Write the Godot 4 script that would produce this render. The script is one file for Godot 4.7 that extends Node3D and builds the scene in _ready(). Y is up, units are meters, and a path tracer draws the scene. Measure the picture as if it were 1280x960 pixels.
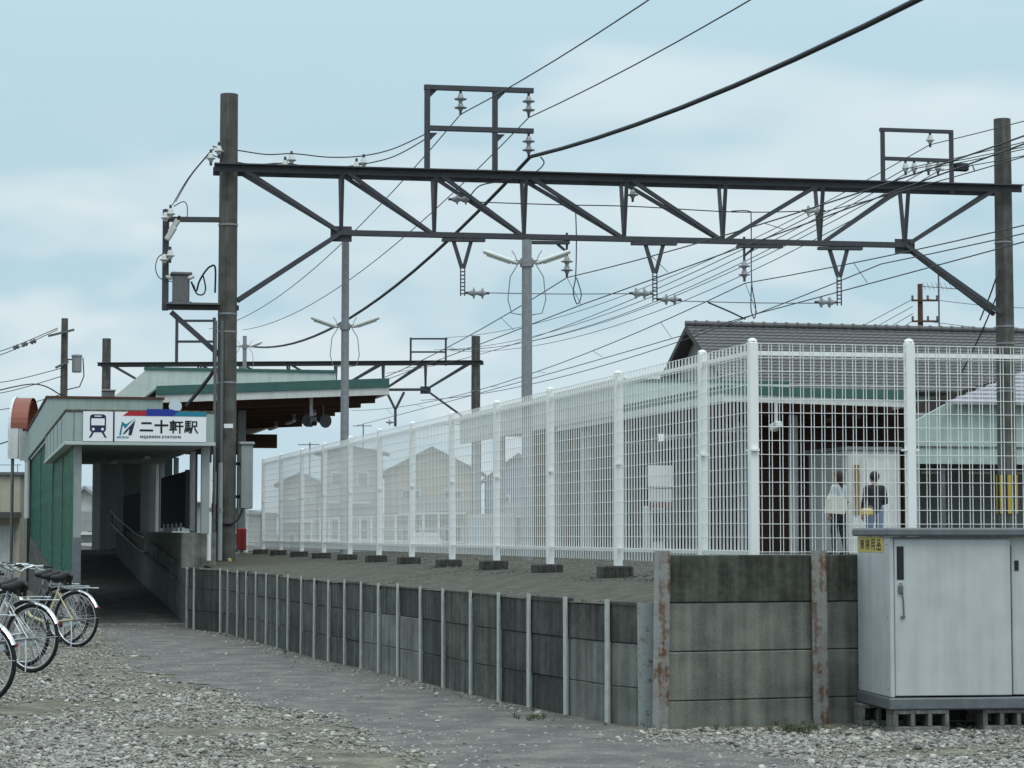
extends Node3D
# A railway station entrance with its catenary gantries, built in metres.
# Frame of the place: l = metres to the right of the track direction, s = metres along the tracks, h = height.

const F := 2850.0          # focal length of the photograph in its pixels
const CAM_H := 1.35
const TRACK_TURN := 0.2338 # the tracks run this many radians to the left of the camera's axis
var pitch := atan(188.0 / 2850.0)
var off := Vector3.ZERO    # base of the thing that is being built
var used := {}
var rng := RandomNumberGenerator.new()
var M := {}

# ---------- places ----------
func P(px: float, py: float, d: float) -> Vector3:      # the point seen at a pixel, d metres ahead
	var u := (px - 640.0) / F
	var v := (480.0 - py) / F
	var k := d / (cos(pitch) - v * sin(pitch))
	return Vector3(u * k, CAM_H + (v * cos(pitch) + sin(pitch)) * k, -d)
func H(py: float, d: float) -> float:
	return P(640, py, d).y
func G(px: float, py: float, y := 0.0) -> Vector3:      # where a pixel's ray meets the level y
	var a := P(px, py, 1.0) - Vector3(0, CAM_H, 0)
	var k := (y - CAM_H) / a.y
	return Vector3(a.x * k, y, a.z * k)
func T(l: float, s: float, h := 0.0) -> Vector3:
	var c := cos(TRACK_TURN)
	var n := sin(TRACK_TURN)
	return Vector3(l * c - s * n, h, -(l * n + s * c))
func LS(p: Vector3) -> Vector2:
	var c := cos(TRACK_TURN)
	var n := sin(TRACK_TURN)
	return Vector2(p.x * c - p.z * n, -p.x * n - p.z * c)
func track_basis() -> Basis:                            # x = right, y = up, z = towards the camera along the track
	return Basis(Vector3.UP, TRACK_TURN)

# ---------- mesh building ----------
func mb() -> SurfaceTool:
	var st := SurfaceTool.new()
	st.begin(Mesh.PRIMITIVE_TRIANGLES)
	return st
func tri(st: SurfaceTool, a: Vector3, b: Vector3, c: Vector3, n := Vector3.ZERO):   # counter-clockwise seen from outside
	if n == Vector3.ZERO:
		n = (b - a).cross(c - a)
		if n.length_squared() < 1e-16:
			return
		n = n.normalized()
	st.set_normal(n); st.add_vertex(a - off)
	st.set_normal(n); st.add_vertex(c - off)
	st.set_normal(n); st.add_vertex(b - off)
func quad(st: SurfaceTool, a: Vector3, b: Vector3, c: Vector3, d: Vector3):
	tri(st, a, b, c)
	tri(st, a, c, d)
func hexa(st: SurfaceTool, p: Array):                   # p[0..3] one end counter-clockwise from outside, p[4..7] the other end, same order of corners
	quad(st, p[0], p[1], p[2], p[3])
	quad(st, p[7], p[6], p[5], p[4])
	for i in 4:
		var j := (i + 1) % 4
		quad(st, p[j], p[i], p[i + 4], p[j + 4])
func box(st: SurfaceTool, c: Vector3, size: Vector3, b := Basis.IDENTITY):
	var x := b.x * size.x * 0.5
	var y := b.y * size.y * 0.5
	var z := b.z * size.z * 0.5
	hexa(st, [c - x - y + z, c + x - y + z, c + x + y + z, c - x + y + z, c - x - y - z, c + x - y - z, c + x + y - z, c - x + y - z])
func cbox(st: SurfaceTool, c: Vector3, size: Vector3, ch: float, b := Basis.IDENTITY):   # a box with chamfered edges
	var hs := size * 0.5
	var ax := [b.x, b.y, b.z]
	var hv := [hs.x, hs.y, hs.z]
	for i in 3:
		var j := (i + 1) % 3
		var k := (i + 2) % 3
		for sg in [-1.0, 1.0]:
			var o: Vector3 = c + ax[i] * hv[i] * sg
			var u: Vector3 = ax[j] * (hv[j] - ch)
			var v: Vector3 = ax[k] * (hv[k] - ch)
			if sg > 0: quad(st, o - u - v, o + u - v, o + u + v, o - u + v)
			else: quad(st, o - u + v, o + u + v, o + u - v, o - u - v)
		for s1 in [-1.0, 1.0]:
			for s2 in [-1.0, 1.0]:
				var e: Vector3 = ax[i] * (hv[i] - ch)
				var a: Vector3 = c + ax[j] * hv[j] * s1 + ax[k] * (hv[k] - ch) * s2
				var d: Vector3 = c + ax[j] * (hv[j] - ch) * s1 + ax[k] * hv[k] * s2
				if s1 * s2 > 0: quad(st, a - e, a + e, d + e, d - e)
				else: quad(st, a + e, a - e, d - e, d + e)
	for sx in [-1.0, 1.0]:
		for sy in [-1.0, 1.0]:
			for sz in [-1.0, 1.0]:
				var p0: Vector3 = c + b.x * hs.x * sx + b.y * (hs.y - ch) * sy + b.z * (hs.z - ch) * sz
				var p1: Vector3 = c + b.x * (hs.x - ch) * sx + b.y * hs.y * sy + b.z * (hs.z - ch) * sz
				var p2: Vector3 = c + b.x * (hs.x - ch) * sx + b.y * (hs.y - ch) * sy + b.z * hs.z * sz
				if sx * sy * sz > 0: tri(st, p0, p1, p2)
				else: tri(st, p0, p2, p1)
func tbox(st: SurfaceTool, l0: float, l1: float, s0: float, s1: float, h0: float, h1: float, ch := 0.0):   # a box in the track frame
	var c := T((l0 + l1) / 2, (s0 + s1) / 2, (h0 + h1) / 2)
	if ch > 0: cbox(st, c, Vector3(abs(l1 - l0), abs(h1 - h0), abs(s1 - s0)), ch, track_basis())
	else: box(st, c, Vector3(abs(l1 - l0), abs(h1 - h0), abs(s1 - s0)), track_basis())
func bar(st: SurfaceTool, a: Vector3, b: Vector3, w: float, t: float, side := Vector3.ZERO):   # a rectangular bar from a to b, w wide along side, t across
	var d := (b - a).normalized()
	if side == Vector3.ZERO:
		side = Vector3.UP.cross(d)
		if side.length() < 0.05: side = Vector3.RIGHT
	side = (side - d * side.dot(d)).normalized()
	var up := d.cross(side)
	box(st, (a + b) / 2, Vector3(w, t, a.distance_to(b)), Basis(side, up, d))
func angle_iron(st: SurfaceTool, a: Vector3, b: Vector3, w: float, side: Vector3):   # an L profile: two thin legs
	var d := (b - a).normalized()
	side = (side - d * side.dot(d)).normalized()
	var up := d.cross(side)
	bar(st, a, b, w, w * 0.16, side)
	var o := up * w * 0.42 + side * w * 0.42
	bar(st, a + o, b + o, w * 0.16, w * 0.84, side)
func ring(c: Vector3, d: Vector3, r: float, n: int, ref := Vector3.ZERO) -> Array:
	var x := ref - d * ref.dot(d)
	if x.length() < 0.01:
		x = Vector3.UP.cross(d)
		if x.length() < 0.05: x = Vector3.RIGHT - d * d.x
	x = x.normalized()
	var y := d.cross(x)
	var a := []
	for i in n:
		var t := TAU * i / n
		a.append([c + (x * cos(t) + y * sin(t)) * r, x * cos(t) + y * sin(t)])
	return a
func tube(st: SurfaceTool, pts: Array, r, n := 8, caps := true, closed := false):   # a smooth tube through points; r a number or one for each point
	var m := pts.size()
	var rings := []
	var last := Vector3.ZERO
	for i in m:
		var d: Vector3
		if closed: d = (pts[(i + 1) % m] - pts[(i - 1 + m) % m]).normalized()
		elif i == 0: d = (pts[1] - pts[0]).normalized()
		elif i == m - 1: d = (pts[i] - pts[i - 1]).normalized()
		else: d = (pts[i + 1] - pts[i - 1]).normalized()
		var rr: float = r[i] if r is Array else r
		rings.append(ring(pts[i], d, rr, n, last))
		last = rings[i][0][1]
	for i in (m if closed else m - 1):
		var A: Array = rings[i]
		var B: Array = rings[(i + 1) % m]
		for k in n:
			var q := (k + 1) % n
			smooth(st, A[k], A[q], B[q])
			smooth(st, A[k], B[q], B[k])
	if caps and not closed:
		for e in [0, m - 1]:
			var c: Vector3 = pts[e]
			for k in n:
				var q := (k + 1) % n
				if e == 0: tri(st, c, rings[e][q][0], rings[e][k][0])
				else: tri(st, c, rings[e][k][0], rings[e][q][0])
func smooth(st: SurfaceTool, a: Array, b: Array, c: Array):
	st.set_normal(a[1]); st.add_vertex(a[0] - off)
	st.set_normal(c[1]); st.add_vertex(c[0] - off)
	st.set_normal(b[1]); st.add_vertex(b[0] - off)
func cyl(st: SurfaceTool, a: Vector3, b: Vector3, r0: float, r1 := -1.0, n := 12):
	tube(st, [a, b], [r0, r0 if r1 < 0 else r1], n)
func lathe(st: SurfaceTool, o: Vector3, axis: Vector3, prof: Array, n := 12):   # prof: pairs of (distance along the axis, radius)
	var d := axis.normalized()
	var rings := []
	for p in prof:
		rings.append(ring(o + d * p[0], d, max(p[1], 0.0005), n))
	for i in prof.size() - 1:
		for k in n:
			var q := (k + 1) % n
			quad(st, rings[i][k][0], rings[i][q][0], rings[i + 1][q][0], rings[i + 1][k][0])
	for k in n:
		var q := (k + 1) % n
		tri(st, o + d * prof[0][0], rings[0][q][0], rings[0][k][0])
		tri(st, o + d * prof[-1][0], rings[-1][k][0], rings[-1][q][0])
func prism(st: SurfaceTool, poly: PackedVector2Array, z0: float, z1: float, tr := Transform3D.IDENTITY):   # an outline in x, y given thickness along z
	if Geometry2D.is_polygon_clockwise(poly):
		poly = poly.duplicate(); poly.reverse()
	var t := Geometry2D.triangulate_polygon(poly)
	for i in range(0, t.size(), 3):
		var a := poly[t[i]]
		var b := poly[t[i + 1]]
		var c := poly[t[i + 2]]
		if (b - a).cross(c - a) < 0:
			var e := b; b = c; c = e
		tri(st, tr * Vector3(a.x, a.y, z1), tr * Vector3(b.x, b.y, z1), tr * Vector3(c.x, c.y, z1))
		tri(st, tr * Vector3(a.x, a.y, z0), tr * Vector3(c.x, c.y, z0), tr * Vector3(b.x, b.y, z0))
	for i in poly.size():
		var a := poly[i]
		var b := poly[(i + 1) % poly.size()]
		quad(st, tr * Vector3(a.x, a.y, z0), tr * Vector3(b.x, b.y, z0), tr * Vector3(b.x, b.y, z1), tr * Vector3(a.x, a.y, z1))

# ---------- nodes ----------
func numbered(called: String) -> String:
	if not used.has(called):
		used[called] = 0
		return called
	used[called] += 1
	return "%s_%03d" % [called, used[called]]
func thing(called: String, label: String, category: String, at := Vector3.ZERO, group := "") -> Node3D:   # parts are then built in world metres round the base at
	var o := Node3D.new()
	o.name = numbered(called)
	add_child(o)
	o.position = at
	off = at
	meta(o, label, category, group)
	return o
func meta(o: Node, label: String, category: String, group := ""):
	o.set_meta("label", label)
	o.set_meta("category", category)
	if group != "": o.set_meta("group", group)
func part(called: String, st: SurfaceTool, m: Material, parent: Node, label := "", kind := "") -> MeshInstance3D:
	var o := MeshInstance3D.new()
	o.name = called
	o.mesh = st.commit()
	o.material_override = m
	parent.add_child(o, true)
	if label != "": o.set_meta("label", label)
	if kind != "": o.set_meta("kind", kind)
	return o
func structure(called: String, st: SurfaceTool, m: Material, label: String, category: String, at := Vector3.ZERO) -> MeshInstance3D:
	var o := MeshInstance3D.new()
	o.name = numbered(called)
	o.mesh = st.commit()
	o.material_override = m
	add_child(o)
	o.position = at
	o.set_meta("kind", "structure")
	meta(o, label, category)
	return o
func solo(called: String, st: SurfaceTool, m: Material, label: String, category: String, group := "") -> MeshInstance3D:   # a thing that is one mesh, built round off
	var o := MeshInstance3D.new()
	o.name = numbered(called)
	o.mesh = st.commit()
	o.material_override = m
	add_child(o)
	o.position = off
	meta(o, label, category, group)
	return o
func copy(src: Node3D, tr: Transform3D, label := "", called := "") -> Node3D:
	var c: Node3D = src.duplicate()
	c.name = numbered(called if called != "" else String(src.name))
	add_child(c)
	c.transform = tr
	if label != "": c.set_meta("label", label)
	return c

# ---------- materials ----------
func lin(r: float, g: float, b: float) -> Color:
	return Color(r, g, b).linear_to_srgb()
func mat(c: Color, rough := 0.8, metal := 0.0) -> StandardMaterial3D:
	var m := StandardMaterial3D.new()
	m.albedo_color = c
	m.roughness = rough
	m.metallic = metal
	return m
func noise_bytes(w: int, h: int, freq: float, oct: int, sd: int) -> PackedByteArray:
	var n := FastNoiseLite.new()
	n.noise_type = FastNoiseLite.TYPE_SIMPLEX_SMOOTH
	n.seed = sd
	n.frequency = freq
	n.fractal_octaves = oct
	return n.get_seamless_image(w, h).get_data()
func stretched(w: int, h: int, ws: int, hs: int, freq: float, oct: int, sd: int) -> PackedByteArray:
	var n := FastNoiseLite.new()
	n.seed = sd
	n.frequency = freq
	n.fractal_octaves = oct
	var im := n.get_seamless_image(ws, hs)
	im.resize(w, h, Image.INTERPOLATE_CUBIC)
	return im.get_data()
func blend_tex(size: int, layers: Array, ramp: Array) -> ImageTexture:   # layers: [bytes, weight]; ramp: [[at, Color], ...] in sRGB
	var out := PackedByteArray()
	out.resize(size * size * 3)
	var lut := []
	for i in 256:
		var t := i / 255.0
		var c: Color = ramp[-1][1]
		for k in ramp.size() - 1:
			if t <= ramp[k + 1][0]:
				c = ramp[k][1].lerp(ramp[k + 1][1], clampf((t - ramp[k][0]) / max(ramp[k + 1][0] - ramp[k][0], 1e-4), 0, 1))
				break
		lut.append([int(c.r * 255), int(c.g * 255), int(c.b * 255)])
	for i in size * size:
		var v := 0.0
		for L in layers:
			v += L[0][i] * L[1]
		var c = lut[clampi(int(v), 0, 255)]
		out[i * 3] = c[0]; out[i * 3 + 1] = c[1]; out[i * 3 + 2] = c[2]
	return ImageTexture.create_from_image(Image.create_from_data(size, size, false, Image.FORMAT_RGB8, out))
func gray(v: float) -> Color:
	return Color(v, v, v)
func tri_mat(tex: Texture2D, c: Color, scale: float, rough := 0.85, metal := 0.0, normal: Texture2D = null, ns := 1.0) -> StandardMaterial3D:   # scale = repeats per metre
	var m := mat(c, rough, metal)
	m.albedo_texture = tex
	m.uv1_triplanar = true
	m.uv1_world_triplanar = true
	m.uv1_scale = Vector3(scale, scale, scale)
	if normal:
		m.normal_enabled = true
		m.normal_texture = normal
		m.normal_scale = ns
	return m
func bump(size: int, bytes: PackedByteArray, k := 4.0) -> ImageTexture:
	var im := Image.create_from_data(size, size, false, Image.FORMAT_L8, bytes)
	im.convert(Image.FORMAT_RGB8)
	im.bump_map_to_normal_map(k)
	return ImageTexture.create_from_image(im)

func make_materials():
	var n1 := noise_bytes(512, 512, 0.012, 5, 1)
	var n2 := noise_bytes(512, 512, 0.05, 4, 2)
	var n3 := noise_bytes(512, 512, 0.22, 2, 3)
	var v1 := stretched(512, 512, 512, 24, 0.03, 4, 4)
	var v2 := stretched(512, 512, 512, 64, 0.10, 3, 5)
	var fine := bump(512, n3, 3.0)
	var mid := bump(512, n2, 5.0)
	M.fine = fine
	# ground
	var t_dirt := blend_tex(512, [[n1, .45], [n2, .25], [n3, .3]], [[.25, Color(.50, .49, .45)], [.5, Color(.70, .69, .64)], [.75, Color(.92, .91, .86)]])
	M.dirt = tri_mat(t_dirt, Color(.575, .57, .535), .33, .95, 0, fine, 1.0)
	var t_asp := blend_tex(512, [[n1, .42], [n2, .25], [n3, .33]], [[.3, gray(.70)], [.48, gray(.80)], [.58, Color(.90, .90, .88)], [.72, Color(1, .99, .96)]])
	M.asphalt = tri_mat(t_asp, Color(.445, .442, .43), .30, .92, 0, fine, .7)
	# concrete
	var t_con := blend_tex(512, [[n1, .35], [v1, .4], [n3, .25]], [[.25, gray(.56)], [.5, gray(.8)], [.75, gray(1)]])
	var t_stain := blend_tex(512, [[v1, .38], [v2, .12], [n1, .3], [n2, .2]], [[.30, Color(.46, .47, .45)], [.45, Color(.66, .67, .65)], [.60, Color(.86, .86, .84)], [.72, gray(1)]])
	M.panels = []
	for k in 5:
		var g: float = [.375, .335, .41, .30, .39][k]
		M.panels.append(tri_mat(t_stain, Color(g * .97, g, g * .95), [.42, .5, .45, .38, .47][k], .93, 0, fine, .12))
	M.panel_clean = tri_mat(t_con, Color(.51, .52, .49), .5, .93, 0, fine, .15)
	M.panel_dark = tri_mat(t_stain, Color(.35, .36, .335), .6, .93, 0, fine, .15)
	M.concrete = tri_mat(t_con, Color(.64, .645, .62), .7, .92, 0, fine, .5)
	M.concrete_dark = tri_mat(t_stain, Color(.40, .40, .385), .9, .93, 0, fine, .5)
	M.bank = tri_mat(t_dirt, Color(.385, .39, .36), .6, .95, 0, fine, .8)
	M.block = tri_mat(t_con, Color(.56, .56, .54), 2.0, .95, 0, fine, 1.0)
	M.footing = tri_mat(t_stain, Color(.34, .34, .33), 2.0, .95, 0, fine, .8)
	M.pole = tri_mat(t_con, Color(.40, .40, .38), .5, .9, 0, fine, .4)
	# metals
	var t_rust := blend_tex(512, [[n1, .34], [v1, .42], [n2, .24]], [[.0, Color(.60, .62, .61)], [.46, Color(.54, .55, .54)], [.54, Color(.49, .46, .43)], [.58, Color(.43, .34, .28)], [.64, Color(.38, .26, .19)], [.8, Color(.32, .20, .14)]])
	var t_flake := blend_tex(512, [[n1, .5], [n2, .3], [n3, .2]], [[.0, Color(.66, .68, .68)], [.60, Color(.60, .62, .62)], [.64, Color(.50, .44, .40)], [.78, Color(.44, .34, .28)]])
	M.rusty = tri_mat(t_rust, Color(.95, .95, .95), .9, .75, 0, fine, .4)
	M.steel_post = tri_mat(t_flake, Color(.92, .94, .94), 1.7, .7, 0)
	var t_soft := blend_tex(512, [[n1, .6], [n2, .4]], [[.25, gray(.86)], [.75, gray(1)]])
	M.steel_lip = tri_mat(t_soft, Color(.72, .735, .72), 1.3, .6, 0)
	M.girder = tri_mat(t_soft, Color(.255, .26, .285), .8, .6, 0)
	M.girder_far = M.girder
	M.black = mat(Color(.09, .09, .10), .6)
	M.cable = mat(Color(.10, .10, .115), .65)
	M.wire = mat(Color(.20, .20, .215), .55)
	M.galv = tri_mat(t_soft, Color(.56, .57, .585), 1.5, .5, .15)
	M.galv_dark = tri_mat(t_soft, Color(.40, .41, .42), 1.5, .55, .1)
	M.chrome = mat(Color(.78, .79, .80), .22, 1.0)
	M.porcelain = mat(Color(.74, .745, .73), .3)
	M.insulator = tri_mat(t_soft, Color(.62, .63, .64), 3.0, .35)
	M.fence = mat(Color(.90, .905, .90), .45)
	# painted things
	var t_paint := blend_tex(512, [[n1, .4], [v1, .45], [n3, .15]], [[.25, gray(.90)], [.5, gray(.96)], [.75, gray(1)]])
	M.cabinet = tri_mat(t_paint, Color(.735, .75, .755), .55, .5, 0)
	M.cabinet_trim = tri_mat(t_soft, Color(.40, .42, .44), 1.2, .55)
	M.canopy = tri_mat(t_paint, Color(.60, .665, .65), .5, .6)
	M.grime = tri_mat(t_stain, Color(.50, .47, .39), .9, .9)
	M.canopy_trim = mat(Color(.68, .72, .71), .55)
	M.shelter = tri_mat(t_paint, Color(.76, .80, .78), .4, .6)
	M.green = tri_mat(t_soft, Color(.23, .40, .38), .6, .5)
	M.beam = tri_mat(t_paint, Color(.82, .83, .82), .8, .6)
	M.soffit = tri_mat(t_soft, Color(.40, .33, .27), .8, .8)
	M.brown = tri_mat(t_paint, Color(.33, .22, .16), .8, .75)
	M.dark_wall = tri_mat(t_soft, Color(.30, .30, .31), .8, .7)
	M.white_wall = tri_mat(t_paint, Color(.78, .79, .78), .5, .7)
	M.gray_wall = tri_mat(t_paint, Color(.58, .60, .60), .5, .75)
	M.sign_white = mat(Color(.90, .91, .92), .4)
	M.navy = mat(Color(.08, .10, .27), .45)
	M.ink = mat(Color(.07, .07, .08), .5)
	M.red = mat(Color(.66, .09, .16), .45)
	M.blue = mat(Color(.07, .18, .55), .45)
	M.teal = mat(Color(.05, .47, .56), .45)
	M.yellow = mat(Color(.76, .68, .36), .6)
	M.guard_yellow = mat(Color(.66, .56, .20), .6)
	M.ochre = mat(Color(.50, .40, .20), .6)
	M.brown_ink = mat(Color(.22, .17, .06), .6)
	M.copper = mat(Color(.50, .30, .25), .5, .3)
	M.screen = mat(Color(.01, .56, .44, .62), .5)
	M.screen.metallic_specular = .25
	M.screen.albedo_texture = t_stain
	M.screen.uv1_triplanar = true
	M.screen.uv1_world_triplanar = true
	M.screen.uv1_scale = Vector3(.5, .5, .5)
	M.screen.transparency = BaseMaterial3D.TRANSPARENCY_ALPHA
	M.glass = mat(Color(.30, .36, .38), .08)
	M.board = mat(Color(.09, .10, .14), .7)
	M.brick_red = mat(Color(.55, .12, .15), .7)
	M.tile = tri_mat(t_soft, Color(.315, .315, .32), 1.0, .55)
	M.tile_pale = tri_mat(t_soft, Color(.62, .62, .65), 1.0, .7)
	M.tyre = mat(Color(.045, .045, .05), .8)
	M.saddle = mat(Color(.05, .05, .055), .55)
	M.rubber = M.tyre
	M.lamp_white = mat(Color(.84, .85, .83), .4)
	M.pale_teal = tri_mat(t_paint, Color(.66, .73, .71), .4, .7)
	M.beige = tri_mat(t_paint, Color(.70, .68, .62), .4, .8)
	M.skin_mesh = mat(Color(1, 1, 1), .8)
	M.skin_mesh.vertex_color_use_as_albedo = true
	M.stone = mat(Color(1, 1, 1), .9)
	M.stone.vertex_color_use_as_albedo = true

func make_sky() -> Sky:
	var w := 2048
	var h := 1024
	var n := FastNoiseLite.new()
	n.seed = 11
	n.frequency = 1.0
	n.fractal_octaves = 5
	n.fractal_gain = .52
	var n2 := FastNoiseLite.new()
	n2.seed = 23
	n2.frequency = 1.0
	n2.fractal_octaves = 3
	var im := Image.create(w, h, false, Image.FORMAT_RGBF)
	for y in h:
		var el := PI / 2 - (y + .5) / h * PI
		var up := clampf(sin(el), 0, 1)
		for x in w:
			var az := (x + .5) / w * TAU
			var d := Vector3(cos(el) * sin(az), sin(el), cos(el) * cos(az))
			var q: Vector3 = d / maxf(absf(d.y) + .16, .16)                        # a layer of cloud overhead, flattened towards the horizon
			var a := n.get_noise_3d(q.x * .9, d.y * 5.0, q.z * .9)
			var b := n2.get_noise_3d(d.x * 4.0, d.y * 16.0, d.z * 4.0)
			var cloud := smoothstep(-.22, .42, a + b * .75)
			if up < .3 and el > 0:                                     # broken heaps of cloud low over the town
				var heap := n.get_noise_3d(d.x * 7.0, d.y * 20.0, d.z * 7.0)
				cloud = clampf(cloud + (smoothstep(.02, .30, heap) - .25) * .8 * (1 - smoothstep(.06, .22, up)), 0, 1.15)
			var thin := Color(.475, .665, .765)
			var thick := Color(.66, .785, .835)
			var c := thin.lerp(thick, cloud)
			c = c.lerp(Color(.64, .76, .81), (1 - smoothstep(.0, .14, up)) * .45)
			var over := smoothstep(.12, .9, up)                        # the overcast is thicker and whiter overhead
			c = c.lerp(Color(.70, .785, .825), over * .85) * (1.0 + 1.1 * over)
			if el < 0:
				c = Color(.22, .24, .24)
			im.set_pixel(x, y, Color(c.r, c.g, c.b))
	var pm := PanoramaSkyMaterial.new()
	pm.panorama = ImageTexture.create_from_image(im)
	var sk := Sky.new()
	sk.sky_material = pm
	return sk

func _ready():
	rng.seed = 7
	var cam := Camera3D.new()
	cam.name = "camera"
	cam.fov = rad_to_deg(2 * atan(480.0 / F))
	cam.position = Vector3(0, CAM_H, 0)
	cam.rotation.x = pitch
	cam.near = .1
	cam.far = 2000
	add_child(cam)
	cam.current = true
	var we := WorldEnvironment.new()
	we.name = "world_environment"
	var env := Environment.new()
	env.background_mode = Environment.BG_SKY
	env.sky = make_sky()
	env.tonemap_mode = Environment.TONE_MAPPER_LINEAR
	env.tonemap_exposure = 1.0
	env.sdfgi_enabled = true
	env.ssao_enabled = true
	env.ssil_enabled = true
	we.environment = env
	add_child(we)
	var sun := DirectionalLight3D.new()
	sun.name = "sun"
	sun.light_energy = .35
	sun.light_color = Color(1, .98, .95)
	sun.light_angular_distance = 25
	sun.shadow_enabled = true
	sun.rotation_degrees = Vector3(-62, 28, 0)
	add_child(sun)
	make_materials()
	build_ground()
	build_embankment()
	build_station()
	build_shelters()
	build_town()
	build_walls()
	build_fences()
	build_gantries()
	build_wires()
	build_lamps()
	build_cabinet()
	build_bicycles()
	build_people()
	build_small()

# ---------- ground ----------
var wall_px := [[231, 785], [240, 787], [273, 790.5], [282, 792], [294, 796], [305, 798.5], [317, 802], [330, 806], [344, 809.5], [357, 813.5], [373.5, 818], [390, 823], [407.5, 827], [427.6, 831], [448.3, 836], [470, 841], [494, 846], [522.4, 852.5], [550.5, 860], [585, 868.5], [620, 876.5], [657.7, 884.5], [703.7, 894], [756, 904], [798.6, 909]]
var path_poly := PackedVector2Array()
var edge_pts := []
func flat_poly(st: SurfaceTool, poly: PackedVector2Array, y: float):
	if not Geometry2D.is_polygon_clockwise(poly):
		poly = poly.duplicate(); poly.reverse()
	var t := Geometry2D.triangulate_polygon(poly)
	for i in range(0, t.size(), 3):
		var a := Vector3(poly[t[i]].x, y, poly[t[i]].y)
		var b := Vector3(poly[t[i + 1]].x, y, poly[t[i + 1]].y)
		var c := Vector3(poly[t[i + 2]].x, y, poly[t[i + 2]].y)
		if (b - a).cross(c - a).y < 0: tri(st, a, c, b)
		else: tri(st, a, b, c)
func build_ground():
	off = Vector3.ZERO
	var st := mb()
	quad(st, Vector3(-500, 0, 60), Vector3(500, 0, 60), Vector3(500, 0, -900), Vector3(-500, 0, -900))
	structure("ground", st, M.dirt, "dusty grey gravel ground of the bicycle yard", "ground")
	var edge := [[128, 780], [134, 800], [150, 820], [188, 843], [245, 859], [300, 871], [372, 888], [440, 905], [495, 925], [540, 952], [560, 985], [600, 1200], [1500, 1400], [1120, 1010], [1010, 962], [940, 940], [868, 926], [800, 914]]
	for e in edge:
		var p := G(e[0], e[1])
		path_poly.append(Vector2(p.x, p.z))
	for i in range(wall_px.size() - 2, 0, -1):
		var p := G(wall_px[i][0], wall_px[i][1] + 1.0)
		path_poly.append(Vector2(p.x, p.z))
	path_poly.append(Vector2(G(233, 780).x, G(233, 780).z))
	var wob := FastNoiseLite.new()
	wob.seed = 5
	wob.frequency = 1.3
	var fine_poly := PackedVector2Array()
	for i in path_poly.size():
		var a := path_poly[i]
		var b := path_poly[(i + 1) % path_poly.size()]
		var k := int(clampf(a.distance_to(b) / .07, 1, 90)) if i < 17 and i != 11 and i != 12 else 1
		for j in k:
			var p := a.lerp(b, float(j) / k)
			if i < 17 and i > 0 and i != 11 and i != 12: p += Vector2(wob.get_noise_2d(p.x * .5, p.y * .5), wob.get_noise_2d(p.y * .5 + 50, p.x * .5)) * .45 + Vector2(wob.get_noise_2d(p.x * 3, p.y * 3), wob.get_noise_2d(p.y * 3 + 50, p.x * 3)) * .10
			fine_poly.append(p)
			if i < 17 and i != 11 and i != 12: edge_pts.append(p)
	var best := 0.0                                              # drop the loops where the ragged edge crosses itself
	for q in Geometry2D.offset_polygon(fine_poly, .004):
		var area := 0.0
		for i in q.size(): area += q[i].cross(q[(i + 1) % q.size()]) * .5
		if abs(area) > best:
			best = abs(area); path_poly = q
	if Geometry2D.triangulate_polygon(path_poly).is_empty(): print("path outline crosses itself")
	st = mb()
	flat_poly(st, path_poly, .005)
	structure("asphalt_path", st, M.asphalt, "worn grey asphalt path from the ramp along the concrete wall", "path")
	build_gravel()

func stone_mesh(sd: int) -> ArrayMesh:
	var r := RandomNumberGenerator.new()
	r.seed = sd
	var ph := (1 + sqrt(5.0)) / 2
	var v := [Vector3(-1, ph, 0), Vector3(1, ph, 0), Vector3(-1, -ph, 0), Vector3(1, -ph, 0), Vector3(0, -1, ph), Vector3(0, 1, ph), Vector3(0, -1, -ph), Vector3(0, 1, -ph), Vector3(ph, 0, -1), Vector3(ph, 0, 1), Vector3(-ph, 0, -1), Vector3(-ph, 0, 1)]
	var f := [0, 11, 5, 0, 5, 1, 0, 1, 7, 0, 7, 10, 0, 10, 11, 1, 5, 9, 5, 11, 4, 11, 10, 2, 10, 7, 6, 7, 1, 8, 3, 9, 4, 3, 4, 2, 3, 2, 6, 3, 6, 8, 3, 8, 9, 4, 9, 5, 2, 4, 11, 6, 2, 10, 8, 6, 7, 9, 8, 1]
	var sq := Vector3(1.0, r.randf_range(.45, .7), r.randf_range(.6, .95))
	for i in 12:
		v[i] = v[i].normalized() * r.randf_range(.7, 1.15) * sq
	var st := mb()
	off = Vector3.ZERO
	for i in range(0, 60, 3): tri(st, v[f[i]], v[f[i + 1]], v[f[i + 2]])
	return st.commit()
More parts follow.
